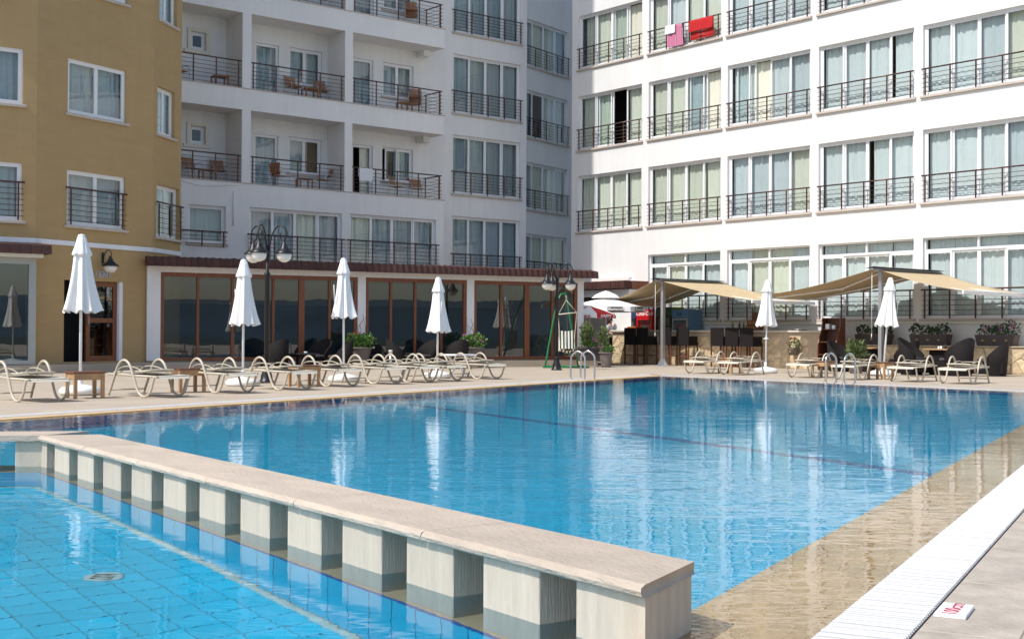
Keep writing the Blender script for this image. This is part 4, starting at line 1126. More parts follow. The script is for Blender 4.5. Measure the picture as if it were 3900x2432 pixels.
# ================================================================== PLANTS AND POTS
def foliage(name, parent, c, rad, n, leaf, m, seed, up=0.3):
    r = random.Random(seed); mb = MB()
    for _ in range(n):
        while True:
            p = Vector((r.uniform(-1, 1), r.uniform(-1, 1), r.uniform(-1, 1)))
            if 0.25 < p.length < 1.0: break
        lump = 1 + 0.22*math.sin(3.1*p.x+seed) + 0.18*math.sin(4.3*p.y+2*seed)
        q = Vector((c[0]+p.x*rad[0]*lump, c[1]+p.y*rad[1]*lump, c[2]+p.z*rad[2]*lump))
        d = (Vector((p.x, p.y, p.z+up)) + Vector((r.uniform(-.7, .7), r.uniform(-.7, .7), r.uniform(-.5, .7)))).normalized()
        sd = d.cross(Vector((r.uniform(-1, 1), r.uniform(-1, 1), r.uniform(-1, 1)))).normalized()
        L_ = leaf*r.uniform(.6, 1.3); w = L_*r.uniform(.30, .5)
        nm = d.cross(sd)
        mb.add([q, q+d*L_*.5+sd*w+nm*L_*.08, q+d*L_, q+d*L_*.5-sd*w+nm*L_*.08], [(0, 1, 2, 3)])
    return mb.build(name, MAT[m], parent)
def flowers(parent, c, rad, n, size, m, seed):
    r = random.Random(seed); mb = MB()
    for _ in range(n):
        a = r.uniform(0, 6.28); e = r.uniform(-.2, 1.3)
        p = Vector((c[0]+rad[0]*math.cos(a)*math.cos(e)*1.05, c[1]+rad[1]*math.sin(a)*math.cos(e)*1.05, c[2]+rad[2]*math.sin(e)*1.1))
        for k in range(9):
            q = p + Vector((r.gauss(0, size*.45), r.gauss(0, size*.45), r.gauss(0, size*.35)))
            d = Vector((r.uniform(-1, 1), r.uniform(-1, 1), r.uniform(-.2, 1))).normalized(); s1 = d.orthogonal().normalized(); s2 = d.cross(s1); h = size*.4
            mb.add([q+s1*h, q+s2*h, q-s1*h, q-s2*h], [(0, 1, 2, 3)])
    return mb.build('flower', MAT[m], parent)
def round_pot(loc, label, r0, r1, h, m='pot_grey', z0=0.0, rim=True, ribs=False):
    root = thing('potted_plant', label, 'plant', (*loc, z0))
    mod = (lambda a, z: 1+0.012*math.sin(z*80)) if ribs else None
    prof = [(r0, 0.0)] + [(r0+(r1-r0)*t, h*t) for t in [k/8 for k in range(1, 8)]] + [(r1, h)]
    if rim: prof = prof[:-1] + [(r1-.01, h-.05), (r1+.025, h-.045), (r1+.025, h), (r1-.025, h), (r1-.03, h-.05)]
    mb = MB(); mb.lathe(prof, 28, mod=mod); mb.build('pot', MAT[m], root)
    mb = MB(); mb.lathe([(r1-.03, h-.06), (0, h-.05)], 20); mb.build('soil', MAT['soil'], root)
    return root
for (s, lab, fl, seed) in ((5.98, 'round ribbed pot with bright green geranium and one red bloom', 'flower_red', 11), (9.62, 'round ribbed pot with green geranium and pale pink blooms', 'flower_pink', 12)):
    q = PR(s, 0.75)
    p = round_pot(q[:2], lab, 0.24, 0.36, 0.42, 'pot_grey', 0.0 if False else 0.02, ribs=True)
    p.location.z = 0.0
    st = MB(); st.lathe([(0.22, 0), (0.22, 0.20), (0.20, 0.205)], 20); st.build('stand', MAT['deck'], p)
    for ch in p.children:
        if ch.name.startswith(('pot', 'soil')): ch.location.z = 0.206
    foliage('foliage', p, (0, 0, .80), (.36, .36, .22), 620, .085, 'leaf', seed)
    flowers(p, (0, 0, .82), (.36, .36, .22), 3 if fl == 'flower_red' else 6, .05, fl, seed)
    mb = MB(); r_ = random.Random(seed)
    for k in range(4):
        mb.tube(spline([(r_.uniform(-.05, .05), 0, .7), (r_.uniform(-.15, .15), r_.uniform(-.1, .1), 1.1), (r_.uniform(-.2, .2), r_.uniform(-.1, .1), 1.3+.1*k)], 4), 0.006, 4)
    mb.build('stem', MAT['wood_dark'], p)
# two pots beside the swing
p = thing('potted_plant', 'dark square planter with tall oleander and pink flowers beside the pavilion corner', 'plant', (2.42, 41.1, 0), R(20))
mb = MB(); mb.bbox(-.30, .30, -.26, .26, .22, .62, .02); mb.build('pot', MAT['pot_dark'], p)
mb = MB(); mb.bbox(-.34, .34, -.30, .30, .56, .64, .015); mb.build('rim', MAT['pot_dark'], p)
mb = MB(); mb.box(-.26, .26, -.22, .22, 0, .22); mb.build('stand', MAT['plaster_tan'], p)
foliage('foliage', p, (-.02, 0, 1.02), (.22, .2, .34), 330, .10, 'leaf_olive', 21, .9); foliage('foliage', p, (.08, -.05, .72), (.30, .22, .10), 200, .07, 'leaf', 22)
flowers(p, (.12, -.08, .75), (.22, .2, .14), 7, .05, 'flower_pink', 23)
mb = MB()
for k in range(5): mb.tube([(-.02+.03*k, 0, .6), (-.08+.05*k, .02*k, 1.0), (-.14+.09*k, .03*k, 1.3)], .009, 5)
mb.build('stem', MAT['wood_dark'], p)
p = round_pot((2.99, 40.8), 'tall tapered taupe pot with leafy shrub near the bar corner', 0.15, 0.22, 0.48, 'pot_grey')
foliage('foliage', p, (-.10, 0, .90), (.15, .15, .34), 230, .10, 'leaf_olive', 31, .9); foliage('foliage', p, (.02, -.03, .56), (.22, .2, .09), 200, .06, 'leaf', 32)
flowers(p, (.0, -.05, .58), (.2, .18, .08), 4, .04, 'flower_pink', 33)
mb = MB()
for k in range(4): mb.tube([(-.04+.02*k, 0, .45), (-.10+.04*k, .02*k, .8), (-.16+.08*k, .03*k, 1.15)], .009, 5)
mb.build('stem', MAT['wood_dark'], p)
# troughs on the low stone wall
for (u0, u1, lab, fl, seed, dens) in ((13.93, 15.12, 'dark trough planter with sparse shrubs left of the awning post', None, 41, 1.0), (15.86, 17.10, 'dark trough planter with low shrubs between the two other troughs', None, 42, 1.0), (18.0, 19.2, 'dark trough planter with pink flowers at the right of the low wall', 'flower_pink', 43, 1.3)):
    w = u1-u0; q = PB((u0+u1)/2, 0.55, 0.775)
    p = thing('trough_planter', lab, 'planter', q, WB_RZ, 'dark trough planters on the low stone wall')
    mb = MB(); mb.add([(-w/2+.05, -.13, 0), (w/2-.05, -.13, 0), (w/2-.05, .13, 0), (-w/2+.05, .13, 0), (-w/2, -.17, .32), (w/2, -.17, .32), (w/2, .17, .32), (-w/2, .17, .32)], [(0, 3, 2, 1), (4, 5, 6, 7), (0, 1, 5, 4), (1, 2, 6, 5), (2, 3, 7, 6), (3, 0, 4, 7)]); mb.build('pot', MAT['pot_dark'], p)
    mb = MB()
    for k in (-1, 0, 1): mb.add([(k*.36-.06, -.157, .16), (k*.36, -.162, .13), (k*.36+.06, -.157, .16), (k*.36, -.165, .19)], [(0, 1, 2, 3)])
    mb.build('ornament', MAT['gold'], p)
    r_ = random.Random(seed)
    for cx in (-.38, 0.05, .40):
        hh = r_.uniform(.10, .18)*dens
        foliage('foliage', p, (cx+r_.uniform(-.06, .06), 0, .36+hh*.6), (.22, .15, hh), 150, .075, 'leaf_dark', seed+int(cx*10)+7)
        if fl: flowers(p, (cx, -.02, .38+hh*.7), (.2, .14, hh), 5, .04, fl, seed+3)
# little hanging pot on the bar front and the shrub by the far loungers
q = PB(12.36, 1.70, 0.42)
p = thing('hanging_pot', 'small grey pot with rust red flowers hung on the stone bar', 'planter', q, WB_RZ)
mb = MB(); mb.lathe([(.13, 0), (.19, .2), (.20, .22), (.20, .24), (.17, .24)], 20); mb.build('pot', MAT['pot_grey'], p)
mb = MB(); mb.add([(-.05, -.175, .12), (0, -.178, .10), (.05, -.175, .12), (0, -.178, .14)], [(0, 1, 2, 3)]); mb.build('ornament', MAT['gold'], p)
foliage('foliage', p, (0, 0, .34), (.21, .2, .14), 170, .06, 'leaf', 51); flowers(p, (0, -.02, .40), (.18, .18, .14), 14, .045, 'flower_rust', 52)
q = PB(16.35, 4.0, 0)
p = round_pot(q[:2], 'grey pot with feathery green palm shrub behind the far loungers', 0.16, 0.22, 0.34, 'pot_grey')
foliage('foliage', p, (0.02, 0, .62), (.20, .20, .24), 150, .15, 'leaf_olive', 61, .9); foliage('foliage', p, (-.2, -.1, .42), (.18, .18, .12), 120, .07, 'leaf_dark', 62)
# ================================================================== STONE CLADDING
def clip(poly, nx, ny, d):
    out = []
    for i in range(len(poly)):
        a, b_ = poly[i], poly[(i+1) % len(poly)]
        fa, fb = nx*a[0]+ny*a[1]-d, nx*b_[0]+ny*b_[1]-d
        if fa <= 0: out.append(a)
        if (fa < 0 < fb) or (fb < 0 < fa):
            t = fa/(fa-fb); out.append((a[0]+(b_[0]-a[0])*t, a[1]+(b_[1]-a[1])*t))
    return out
def stones(parent, x0, x1, z0, z1, cell, seed, y=0.0, mname='stone'):
    """irregular stones as voronoi cells, each one a piece of its own"""
    r = random.Random(seed); pts = []
    nx = max(1, int((x1-x0)/cell)); nz = max(1, int((z1-z0)/(cell*.72)))
    for i in range(nx):
        for j in range(nz):
            pts.append((x0+(i+.5+r.uniform(-.42, .42))*(x1-x0)/nx, z0+(j+.5+r.uniform(-.42, .42))*(z1-z0)/nz))
    for k, p in enumerate(pts):
        poly = [(x0, z0), (x1, z0), (x1, z1), (x0, z1)]
        for q in pts:
            if q is p or abs(q[0]-p[0]) > cell*3: continue
            dx, dz = q[0]-p[0], q[1]-p[1]
            poly = clip(poly, dx, dz, dx*(p[0]+q[0])/2+dz*(p[1]+q[1])/2)
            if len(poly) < 3: break
        if len(poly) < 3: continue
        cx = sum(a[0] for a in poly)/len(poly); cz = sum(a[1] for a in poly)/len(poly)
        n = len(poly); th = r.uniform(.02, .05); vs = []
        for f, yy in ((.965, 0.012), (.94, -th*.7), (.74, -th)):
            for a in poly: vs.append(((a[0]-cx)*f + r.uniform(-.004, .004), yy + (r.uniform(-.006, .006) if yy < 0 else 0), (a[1]-cz)*f + r.uniform(-.004, .004)))
        fs = [(i, (i+1) % n, n+(i+1) % n, n+i) for i in range(n)] + [(n+i, n+(i+1) % n, 2*n+(i+1) % n, 2*n+i) for i in range(n)] + [list(range(2*n, 3*n))]
        mb = MB(); mb.add(vs, fs)
        ob('stone', mb.mesh('stone', MAT[mname]), parent, (cx, y, cz))

# ================================================================== BAR
bar = thing('bar_counter', 'long stone clad bar counter with pale top under the left awning', 'bar', PB(3.92, 1.45), WB_RZ)
BL = 13.30-3.92
mb = MB(); mb.box(0, BL, 0.03, 0.55, 0, 1.13); mb.build('core', MAT['mortar'], bar)
mb = MB(); mb.box(0, 7.9, 0.0, 0.03, 1.00, 1.13); mb.box(7.2, BL, -.012, .03, 0, 1.13); mb.build('plaster_band', MAT['plaster_tan'], bar)
mb = MB()
for (a, b_) in ((0-.05, 2.3), (2.305, 4.6), (4.605, 7.0), (7.005, BL+.04)): mb.bbox(a, b_, -.10, .62, 1.135, 1.20, .01)
mb.build('counter_top', MAT['counter_top'], bar)
stones(bar, 0.0, 8.35, 0.0, 0.995, .30, 5, 0.015)
stones(bar, 8.35, BL-.55, 0.0, 0.98, .30, 15, -0.012)
# low stone wall under the troughs
lw = thing('low_stone_wall', 'low rough stone wall carrying the trough planters', 'wall', PB(13.8, 0.9), WB_RZ)
mb = MB(); mb.box(0, 10.5, 0.03, 0.88, 0, 0.74); mb.build('core', MAT['mortar'], lw)
mb = MB(); mb.bbox(-.02, 10.5, -.05, .88, .741, .775, .008); mb.build('capping', MAT['plaster_tan'], lw)
stones(lw, 0.0, 7.2, 0.0, 0.735, .36, 9, 0.015)

# ---- drinks fridges
def fridge(u, w, h, d_, label, body, header, name=None, namemat='pure_white', cans='bottle_red', shear=0.0, tsize=.13, rz=0.0, side=None):
    root = thing('drinks_fridge', label, 'fridge', PB(u+w/2-.42, 0.52), WB_RZ+rz, 'drinks fridges behind the bar')
    y = -d_/2
    mb = MB(); mb.box(-w/2, -w/2+.05, y, -y, 0, h); mb.box(w/2-.05, w/2, y, -y, 0, h); mb.box(-w/2+.05, w/2-.05, -y-.05, -y, 0, h); mb.box(-w/2+.05, w/2-.05, y, -y-.05, 0, .14); mb.box(-w/2+.05, w/2-.05, y, -y-.05, h-.30, h)
    mb.build('cabinet', [MAT[side or body]], root)
    mb = MB(); mb.bbox(-w/2-.004, w/2+.004, y-.05, y-.002, h-.30, h, .015); hd = mb.build('header', MAT[header], root)
    if name:
        t = ob('lettering', text_mesh(name, tsize, MAT[namemat], .003, shear, .004), hd, (0, y-.056, h-.15)); t.rotation_euler = (R(90), 0, 0)
    mb = MB(); W_ = w-.02
    mb.box(-W_/2, -W_/2+.05, y-.05, y-.006, .14, h-.31); mb.box(W_/2-.05, W_/2, y-.05, y-.006, .14, h-.31); mb.box(-W_/2+.05, W_/2-.05, y-.05, y-.006, .14, .20); mb.box(-W_/2+.05, W_/2-.05, y-.05, y-.006, h-.37, h-.31)
    dr_ = mb.build('door', MAT[body if body != 'blue_paint' else 'grey_frame'], root)
    mb = MB(); mb.box(-W_/2+.05, W_/2-.05, y-.03, y-.025, .20, h-.37); mb.build('pane', MAT['glass_clear'], dr_)
    mb = MB(); mb.box(W_/2-.04, W_/2-.015, y-.08, y-.051, .7, 1.1); mb.build('handle', MAT['alu'], dr_)
    for z in (.45, .82, 1.18):
        mb = MB(); mb.box(-w/2+.06, w/2-.06, y+.02, -y-.06, z, z+.02); sh = mb.build('shelf', MAT['plastic_white'], root)
        mb = MB()
        for k in range(6):
            x = -w/2+.12+k*(w-.24)/5; mb.lathe([(.03, 0), (.03, .17), (.012, .22), (.012, .27)], 8, (x, y+.08, z+.02))
        mb.build('bottle_row', MAT[cans], sh)
    return root
fridge(4.26, .68, 1.92, .6, 'dark fridge with navy blue header left of the red fridge', 'black_panel', 'navy_paint', None, cans='bottle_green')
fridge(4.98, .82, 1.95, .62, 'red drinks fridge with white script lettering', 'red_paint', 'red_paint', 'Coca-Cola', shear=.35, tsize=.20)
fridge(5.98, .74, 2.02, .62, 'dark green fridge with olive side right behind the awning post', 'black_panel', 'green_panel', None, cans='bottle_green', side='olive_panel')
fridge(6.80, .74, 1.93, .70, 'blue drinks fridge at the right end of the fridge row', 'blue_paint', 'blue_paint', 'icy', namemat='ink_dark', tsize=.20)

# ---- bar stools
def make_stool():
    root = thing('bar_stool', '', 'bar stool', group='dark wicker bar stools at the stone bar')
    mb = MB(); mb.bbox(-.28, .28, -.05, 0, .68, 1.28, .012); mb.build('backrest', MAT['wicker'], root)
    mb = MB(); mb.bbox(-.275, .275, .002, .46, .68, .80, .012); mb.build('seat', MAT['wicker'], root)
    mb = MB(); mb.bbox(-.275, -.235, .002, .42, .80, .99, .008); am = mb.mesh('armrest', MAT['wicker'])
    ob('armrest', am, root); ob('armrest', am, root, (.51, 0, 0))
    lm = MB().box(-.022, .022, -.022, .022, 0, .68).mesh('leg', MAT['wood_dark'])
    for x in (-.25, .25):
        for y in (-.022, .43): ob('leg', lm, root, (x, y, 0))
    mb = MB(); mb.box(-.228, .228, -.035, -.012, .30, .335); mb.box(-.228, .228, .42, .44, .30, .335); mb.build('foot_rail', MAT['wood_dark'], root)
    return root
st = make_stool()
for k, (u, lab) in enumerate([(6.11, 'dark wicker bar stool at the left end of the bar'), (6.72, 'dark wicker bar stool second from the left, just left of the awning post'), (7.82, 'dark wicker bar stool right behind the awning post'), (8.63, 'dark wicker bar stool fourth from the left, just right of the awning post'), (10.16, 'dark wicker bar stool left one of the right hand three'), (10.79, 'dark wicker bar stool middle one of the right hand three'), (11.40, 'dark wicker bar stool at the right end of the stool row')]):
    o = st if k == 0 else copy_tree(st)
    place(o, PB(u-.5, 2.2), WB_RZ + rng.uniform(-.03, .03), lab)

# ---- things on the bar
def bottle(u, v, lab, m, h=.27):
    o = MB().lathe([(.036, 0), (.038, .02), (.038, h*.6), (.015, h*.78), (.013, h*.97), (.016, h)], 14).build('bottle', MAT[m], None, PB(u-.45, v-.5, 1.20)); return tag(o, lab, 'bottle', 'bottles on the bar')
bottle(9.86, 1.68, 'green wine bottle standing on the bar behind the stools', 'bottle_green', .30)
bottle(10.05, 1.55, 'dark bottle beside the green wine bottle on the bar', 'black_panel', .30)
bottle(10.32, 1.66, 'short green bottle left of the ornate wooden chest', 'bottle_green', .26)
nb = thing('menu_stand', 'small printed menu holder standing on the bar above the first stool', 'menu', PB(5.5, 1.38, 1.20), WB_RZ)
mb = MB(); mb.bbox(-.09, .09, -.05, .05, 0, .17, .006); mb.build('holder', MAT['paper_print'], nb)
mb = MB(); mb.bbox(.095, .20, -.05, .05, 0, .16, .006); mb.build('side_panel', MAT['wood_table'], nb)
mb = MB(); mb.box(-.07, .06, -.054, -.0515, .11, .14); mb.box(-.07, .05, -.054, -.0515, .05, .08); mb.build('print', MAT['ink_dark'], nb)
tr = thing('red_box', 'red brown wooden crate on the left end of the bar', 'box', PB(4.9, 1.32, 1.20), WB_RZ)
mb = MB(); mb.box(-.22, .22, -.13, -.115, 0, .13); mb.box(-.22, .22, .115, .13, 0, .13); mb.box(-.22, -.205, -.115, .115, 0, .13); mb.box(.205, .22, -.115, .115, 0, .13); mb.box(-.205, .205, -.115, .115, 0, .015); mb.build('crate', MAT['towel_orange'], tr)
pl_ = thing('serving_tray', 'dark round tray with a metal dish on the right part of the bar', 'tray', PB(12.2, 1.22, 1.20))
mb = MB(); mb.lathe([(0, 0), (.24, 0), (.25, .025), (.24, .025), (.23, .008), (0, .008)], 24, cap=False); mb.build('tray', MAT['black_panel'], pl_)
mb = MB(); mb.lathe([(.10, .009), (.13, .03), (.12, .045), (0, .05)], 20, (-.03, 0, 0)); mb.build('dish', MAT['alu'], pl_)
jb = thing('wooden_chest', 'ornate carved brown wooden chest with arched back standing on the bar', 'chest', PB(10.3, 1.12, 1.20), WB_RZ)
mb = MB(); mb.bbox(-.26, .26, -.16, .16, 0, .16, .02); mb.bbox(-.22, .22, -.13, .14, .16, .34, .02); mb.build('body', MAT['cabinet_wood'], jb)
mb = MB(); mb.prism([(-.16, .34), (.16, .34), (.16, .50), (.10, .57), (0, .60), (-.10, .57), (-.16, .50)], -.03, .03, M=Matrix.Translation((0, .08, 0)) @ Matrix.Rotation(R(90), 4, 'X')); mb.build('back_panel', MAT['cabinet_wood'], jb)
mb = MB(); mb.bbox(-.16, -.02, -.142, -.131, .19, .31, .004); mb.bbox(.02, .16, -.142, -.131, .19, .31, .004); mb.bbox(-.2, .2, -.172, -.161, .04, .12, .004); mb.build('carving', MAT['chair_wood'], jb)

# ---- bottle shaped wooden cabinet
cb = thing('wooden_cabinet', 'brown wooden service cabinet with curved sides right of the bar', 'cabinet', PB(13.80, 1.65), WB_RZ + R(14))
prof = [(-.28, 0), (.40, 0), (.44, .45), (.43, .80), (.30, 1.02), (.16, 1.20), (.10, 1.40), (.10, 1.58), (-.28, 1.58)]
def cab_side(x0, x1, name):
    M = Matrix(((0, 0, 1, 0), (-1, 0, 0, 0), (0, 1, 0, 0), (0, 0, 0, 1)))
    mb = MB(); mb.prism(prof, x0, x1, M=M); return mb.build(name, MAT['cabinet_wood'], cb)
cab_side(-.30, -.27, 'side_panel'); cab_side(.27, .30, 'side_panel')
mb = MB(); mb.box(-.27, .27, .25, .28, 0, 1.58); mb.build('back_panel', MAT['cabinet_wood'], cb)
for z, dpt in ((.06, .38), (.46, .41), (.84, .40), (1.22, .13), (1.555, .09)):
    mb = MB(); mb.box(-.268, .268, -dpt, .249, z, z+.02); mb.build('shelf', MAT['cabinet_wood'], cb)
mb = MB(); mb.box(-.20, -.08, -.06, .10, 1.245, 1.40); mb.box(.0, .10, -.05, .08, 1.245, 1.36); mb.build('napkin_stack', MAT['pure_white'], cb)

# ================================================================== AWNINGS
def awning(u0, v0, v1, zr, wl_, wr_, drop, label, seed):
    """ridge runs out from the wall; fabric slopes to both sides on folding arms"""
    root = thing('double_awning', label, 'awning', PB(u0, v0), WB_RZ, 'beige double sided awnings on posts')
    D = v0-v1
    mb = MB()
    mb.box(-.055, .055, -.055, .055, 0.0, zr-.10)
    mb.build('post', MAT['alu'], root)
    mb = MB()
    for y in (0.0,):
        for k in range(4):
            M = Matrix.Translation((0, y, 0)) @ Matrix.Rotation(k*math.pi/2, 4, 'Z')
            mb.add([(.056, -.008, .012), (.25, -.008, .012), (.056, -.008, .26), (.056, .008, .012), (.25, .008, .012), (.056, .008, .26)], [(0, 1, 2), (5, 4, 3), (1, 4, 5, 2)], 0, False, M)
        mb.box(-.26, .26, y-.26, y+.26, 0, .012)
    mb.build('base_plate', MAT['alu'], root)
    mb = MB(); mb.bbox(-.10, .10, -.25, v0+.02, zr-.10, zr-.02, .012); rd = mb.build('ridge_beam', MAT['alu'], root)
    mb = MB(); mb.add([(-.30, -.35, zr-.01), (.30, -.35, zr-.01), (0, -.35, zr+.035), (-.30, D+.3, zr-.01), (.30, D+.3, zr-.01), (0, D+.3, zr+.035)], [(0, 1, 2), (5, 4, 3), (0, 2, 5, 3), (2, 1, 4, 5), (0, 3, 4, 1)]); mb.build('ridge_cover', MAT['black_panel'], rd)
    for sgn, W_ in ((-1, wl_), (1, wr_)):
        def cloth(u, v):
            sag = .07*math.sin(math.pi*u)*(1+.4*math.sin(math.pi*v)) + .05*math.sin(math.pi*v)*u
            rip = .010*math.sin(v*26+u*5+seed)*u
            return (sgn*(.10+u*W_), -.28+v*(D+.52), zr-.05-u*drop-sag+rip)
        mb = MB(); mb.grid(cloth, 22, 26); fb = mb.build('fabric', MAT['awning'], root)
        me_ = fb.data; bm_ = bmesh.new(); bm_.from_mesh(me_)
        r_ = bmesh.ops.solidify(bm_, geom=list(bm_.faces), thickness=.006); bm_.to_mesh(me_); bm_.free()
        xe = sgn*(.10+W_); ze = zr-.05-drop
        mb = MB(); mb.bbox(min(xe, xe+sgn*.05), max(xe, xe+sgn*.05), -.30, D+.26, ze-.10, ze+.01, .01); fbx = mb.build('front_bar', MAT['plastic_white'], root)
        for y in (.25, D-.35):
            k_ = (sgn*(W_*.50), y+.55*(1 if y < 1 else -1)*1.0, zr-.20-drop*.5)
            mb = MB(); mb.tube([(sgn*.10, y, zr-.10), k_, (xe, y, ze-.05)], .028, 6, smooth=False); mb.tube([(k_[0]-sgn*.02, k_[1], k_[2]-.04), (k_[0]+sgn*.02, k_[1], k_[2]+.04)], .035, 8)
            mb.build('folding_arm', MAT['plastic_white'], root)
    mb = MB(); mb.tube([(-.16, -.2, zr-.12), (-.17, -.2, 1.1)], .009, 5); mb.tube([(-.17, -.2, 1.1), (-.17, -.2, .98)], .013, 6); mb.build('crank_rod', MAT['plastic_white'], root)
    return root
awning(7.86, 2.9, 0.35, 2.90, 2.55, 3.95, .72, 'beige double awning over the bar, left one of two', 1)
awning(16.4, 2.9, 0.35, 2.97, 3.85, 2.62, .66, 'beige double awning over the dining tables, right one of two', 2)

# ================================================================== OPEN PARASOLS AT THE BAR
def open_parasol(loc, r_, ztop, zed, val, n, label, cols, off=.1745, words=None, wm=None, wsize=.16, plate=None):
    root = thing('open_parasol', label, 'parasol', loc)
    mb = MB(); mb.lathe([(.26, 0), (.26, .05), (.05, .08)], 20); mb.build('base', MAT['pot_grey'], root)
    mb = MB(); mb.tube([(0, 0, .06), (0, 0, ztop)], .02, 10); mb.build('pole', MAT['pole_white'], root)
    for k in range(n):
        a0, a1 = 2*math.pi*(k-.5)/n+off, 2*math.pi*(k+.5)/n+off
        def pan(u, v):
            a = a0+(a1-a0)*v; rr = r_*u*(math.cos(math.pi/n)/math.cos(a-(a0+a1)/2))
            return (rr*math.cos(a), rr*math.sin(a), ztop-(ztop-zed)*u**1.25+.02*math.sin(math.pi*v)*u)
        mb = MB(); mb.grid(pan, 8, 6); pn = mb.build('canopy_panel', MAT[cols[k % len(cols)]], root)
        def vl(u, v):
            p = pan(1, v); d = V2(p[0], p[1]).normalized()
            wav = .02*abs(math.sin(2*math.pi*v)) if plate is None else 0
            return (p[0]+d.x*.03*u, p[1]+d.y*.03*u, p[2]-val*u+wav*u)
        mb = MB(); mb.grid(vl, 2, 10); mb.build('valance', MAT[cols[k % len(cols)]], pn)
        if words and words[k % len(words)]:
            am = (a0+a1)/2; rr = r_*math.cos(math.pi/n)+.045
            if plate:
                mb = MB(); mb.bbox(-.27, .27, -.004, .004, -.075, .075, .003); pb = mb.build('name_plate', MAT[plate], pn, (rr*math.cos(am), rr*math.sin(am), zed-val*.5)); pb.rotation_euler = (0, 0, am+math.pi/2)
            t = ob('lettering', text_mesh(words[k % len(words)], wsize, MAT['ink_red' if cols[k % len(cols)] == 'canvas_white' and plate is None else wm], .002, .12, .003), pn, ((rr+.012)*math.cos(am), (rr+.012)*math.sin(am), zed-val*.5))
            t.rotation_euler = (R(90), 0, am+math.pi/2)
    mb = MB()
    for k in range(n):
        a = 2*math.pi*(k-.5)/n+off; mb.tube([(0, 0, ztop-.04), (r_*.98*math.cos(a), r_*.98*math.sin(a), zed-.015)], .008, 5)
    mb.build('rib', MAT['wood_table'], root)
    return root
op1 = open_parasol((3.25, 44.6, 0), 1.38, 2.30, 1.98, .17, 8, 'white open bar parasol with dark brown name plates on its valance', ['canvas_white'], words=['Bomonti'], wm='pure_white', wsize=.15, plate='brand_brown')
mb = MB(); mb.lathe([(.50, 2.30), (.36, 2.42), (.10, 2.53), (0, 2.55)], 8, cap=False); mb.build('top_vent', MAT['canvas_white'], op1)
open_parasol((2.60, 43.3, 0), .90, 1.98, 1.72, .15, 8, 'red and white promotional parasol below the white bar parasol', ['red_canvas', 'canvas_white'], off=R(35), words=['HAPPY', 'kare'], wm='pure_white', wsize=.15)

# ================================================================== WICKER CHAIRS AND TABLES
def make_tub(H=.76, W_=.66, name='wicker_chair'):
    root = thing(name, '', 'chair')
    n = 22; vs = []; outer = []
    def hgt(a):           # a: 0 at the back centre, +-1 at the arm fronts
        return .44 + (H-.44)*max(0.0, math.cos(abs(a)*math.pi/2))**0.8 + .10*(1-abs(a))
    ring_ = []
    for i in range(n+1):
        a = -1+2*i/n; th = a*R(118)
        x, y = math.sin(th)*W_/2, math.cos(th)*W_/2
        if abs(a) > .78: y = math.cos(R(118)*.78)*W_/2 - (abs(a)-.78)*.95*W_
        ring_.append((a, x, y))
    mb = MB(); 
    for (a, x, y) in ring_:
        h = hgt(a); k = .90
        vs += [(x*.86, y*.86, .0), (x*.95, y*.95, .30), (x*1.08, y*1.08, h), (x*1.08*k, y*1.08*k, h+.005), (x*.95*k, y*.95*k, .30)]
    fs = []
    for i in range(n):
        for j in range(4): fs.append((i*5+j, (i+1)*5+j, (i+1)*5+j+1, i*5+j+1))
    fs += [(0, 1, 2, 3, 4), tuple(n*5+j for j in (4, 3, 2, 1, 0))]
    mb.add(vs, fs, 0, True); mb.build('shell', MAT['wicker'], root)
    mb = MB(); mb.bbox(-W_*.40, W_*.40, -W_*.60, W_*.34, .05, .32, .02); mb.build('seat_box', MAT['wicker'], root)
    mb = MB(); mb.bbox(-W_*.38, W_*.38, -W_*.57, W_*.30, .322, .40, .03); mb.build('cushion', MAT['cushion'], root)
    return root
tub = make_tub()
used = [False]
def put_tub(p, rz, lab, grp, sc_=1.0):
    o = tub if not used[0] else copy_tree(tub); used[0] = True
    place(o, p, rz, lab, grp); o.scale = (sc_, sc_, sc_*1.02)
gA = 'dark wicker tub chairs before the restaurant glass'
put_tub(PR(3.35, 1.1), RS_RZ + R(200), 'dark wicker tub chair behind the tall lamp post', gA)
put_tub(PR(4.75, .75), RS_RZ + R(-60), 'dark wicker tub chair nearest the glass left of the third parasol', gA)
put_tub(PR(5.12, 1.55), RS_RZ + R(-110), 'dark wicker tub chair left of the first geranium pot', gA)
put_tub(PR(6.48, .55), RS_RZ + R(20), 'dark wicker tub chair close behind the first geranium pot', gA)
put_tub(PR(6.98, 1.2), RS_RZ + R(80), 'dark wicker tub chair right of the first geranium pot', gA)
put_tub(PR(8.15, .75), RS_RZ + R(-70), 'dark wicker tub chair left of the fourth parasol pole', gA)
put_tub(PR(8.80, 1.45), RS_RZ + R(182), 'dark wicker tub chair with its back to the pool left of the second geranium pot', gA)
gB = 'dark wicker dining chairs under the right awning'
put_tub(PB(15.0, 2.9), WB_RZ + R(95), 'dark wicker chair right of the wooden cabinet', gB, 1.05)
put_tub(PB(16.85, 2.35), WB_RZ + R(-95), 'dark wicker chair right behind the rightmost parasol', gB, 1.05)
put_tub(PB(17.85, 3.5), WB_RZ + R(105), 'large dark wicker chair left of the set dining table', gB, 1.15)
put_tub(PB(19.15, 3.4), WB_RZ + R(-100), 'large dark wicker chair right of the set dining table', gB, 1.15)
put_tub(PB(19.75, 2.7), WB_RZ + R(-60), 'dark wicker chair at the right end of the dining set', gB, 1.10)
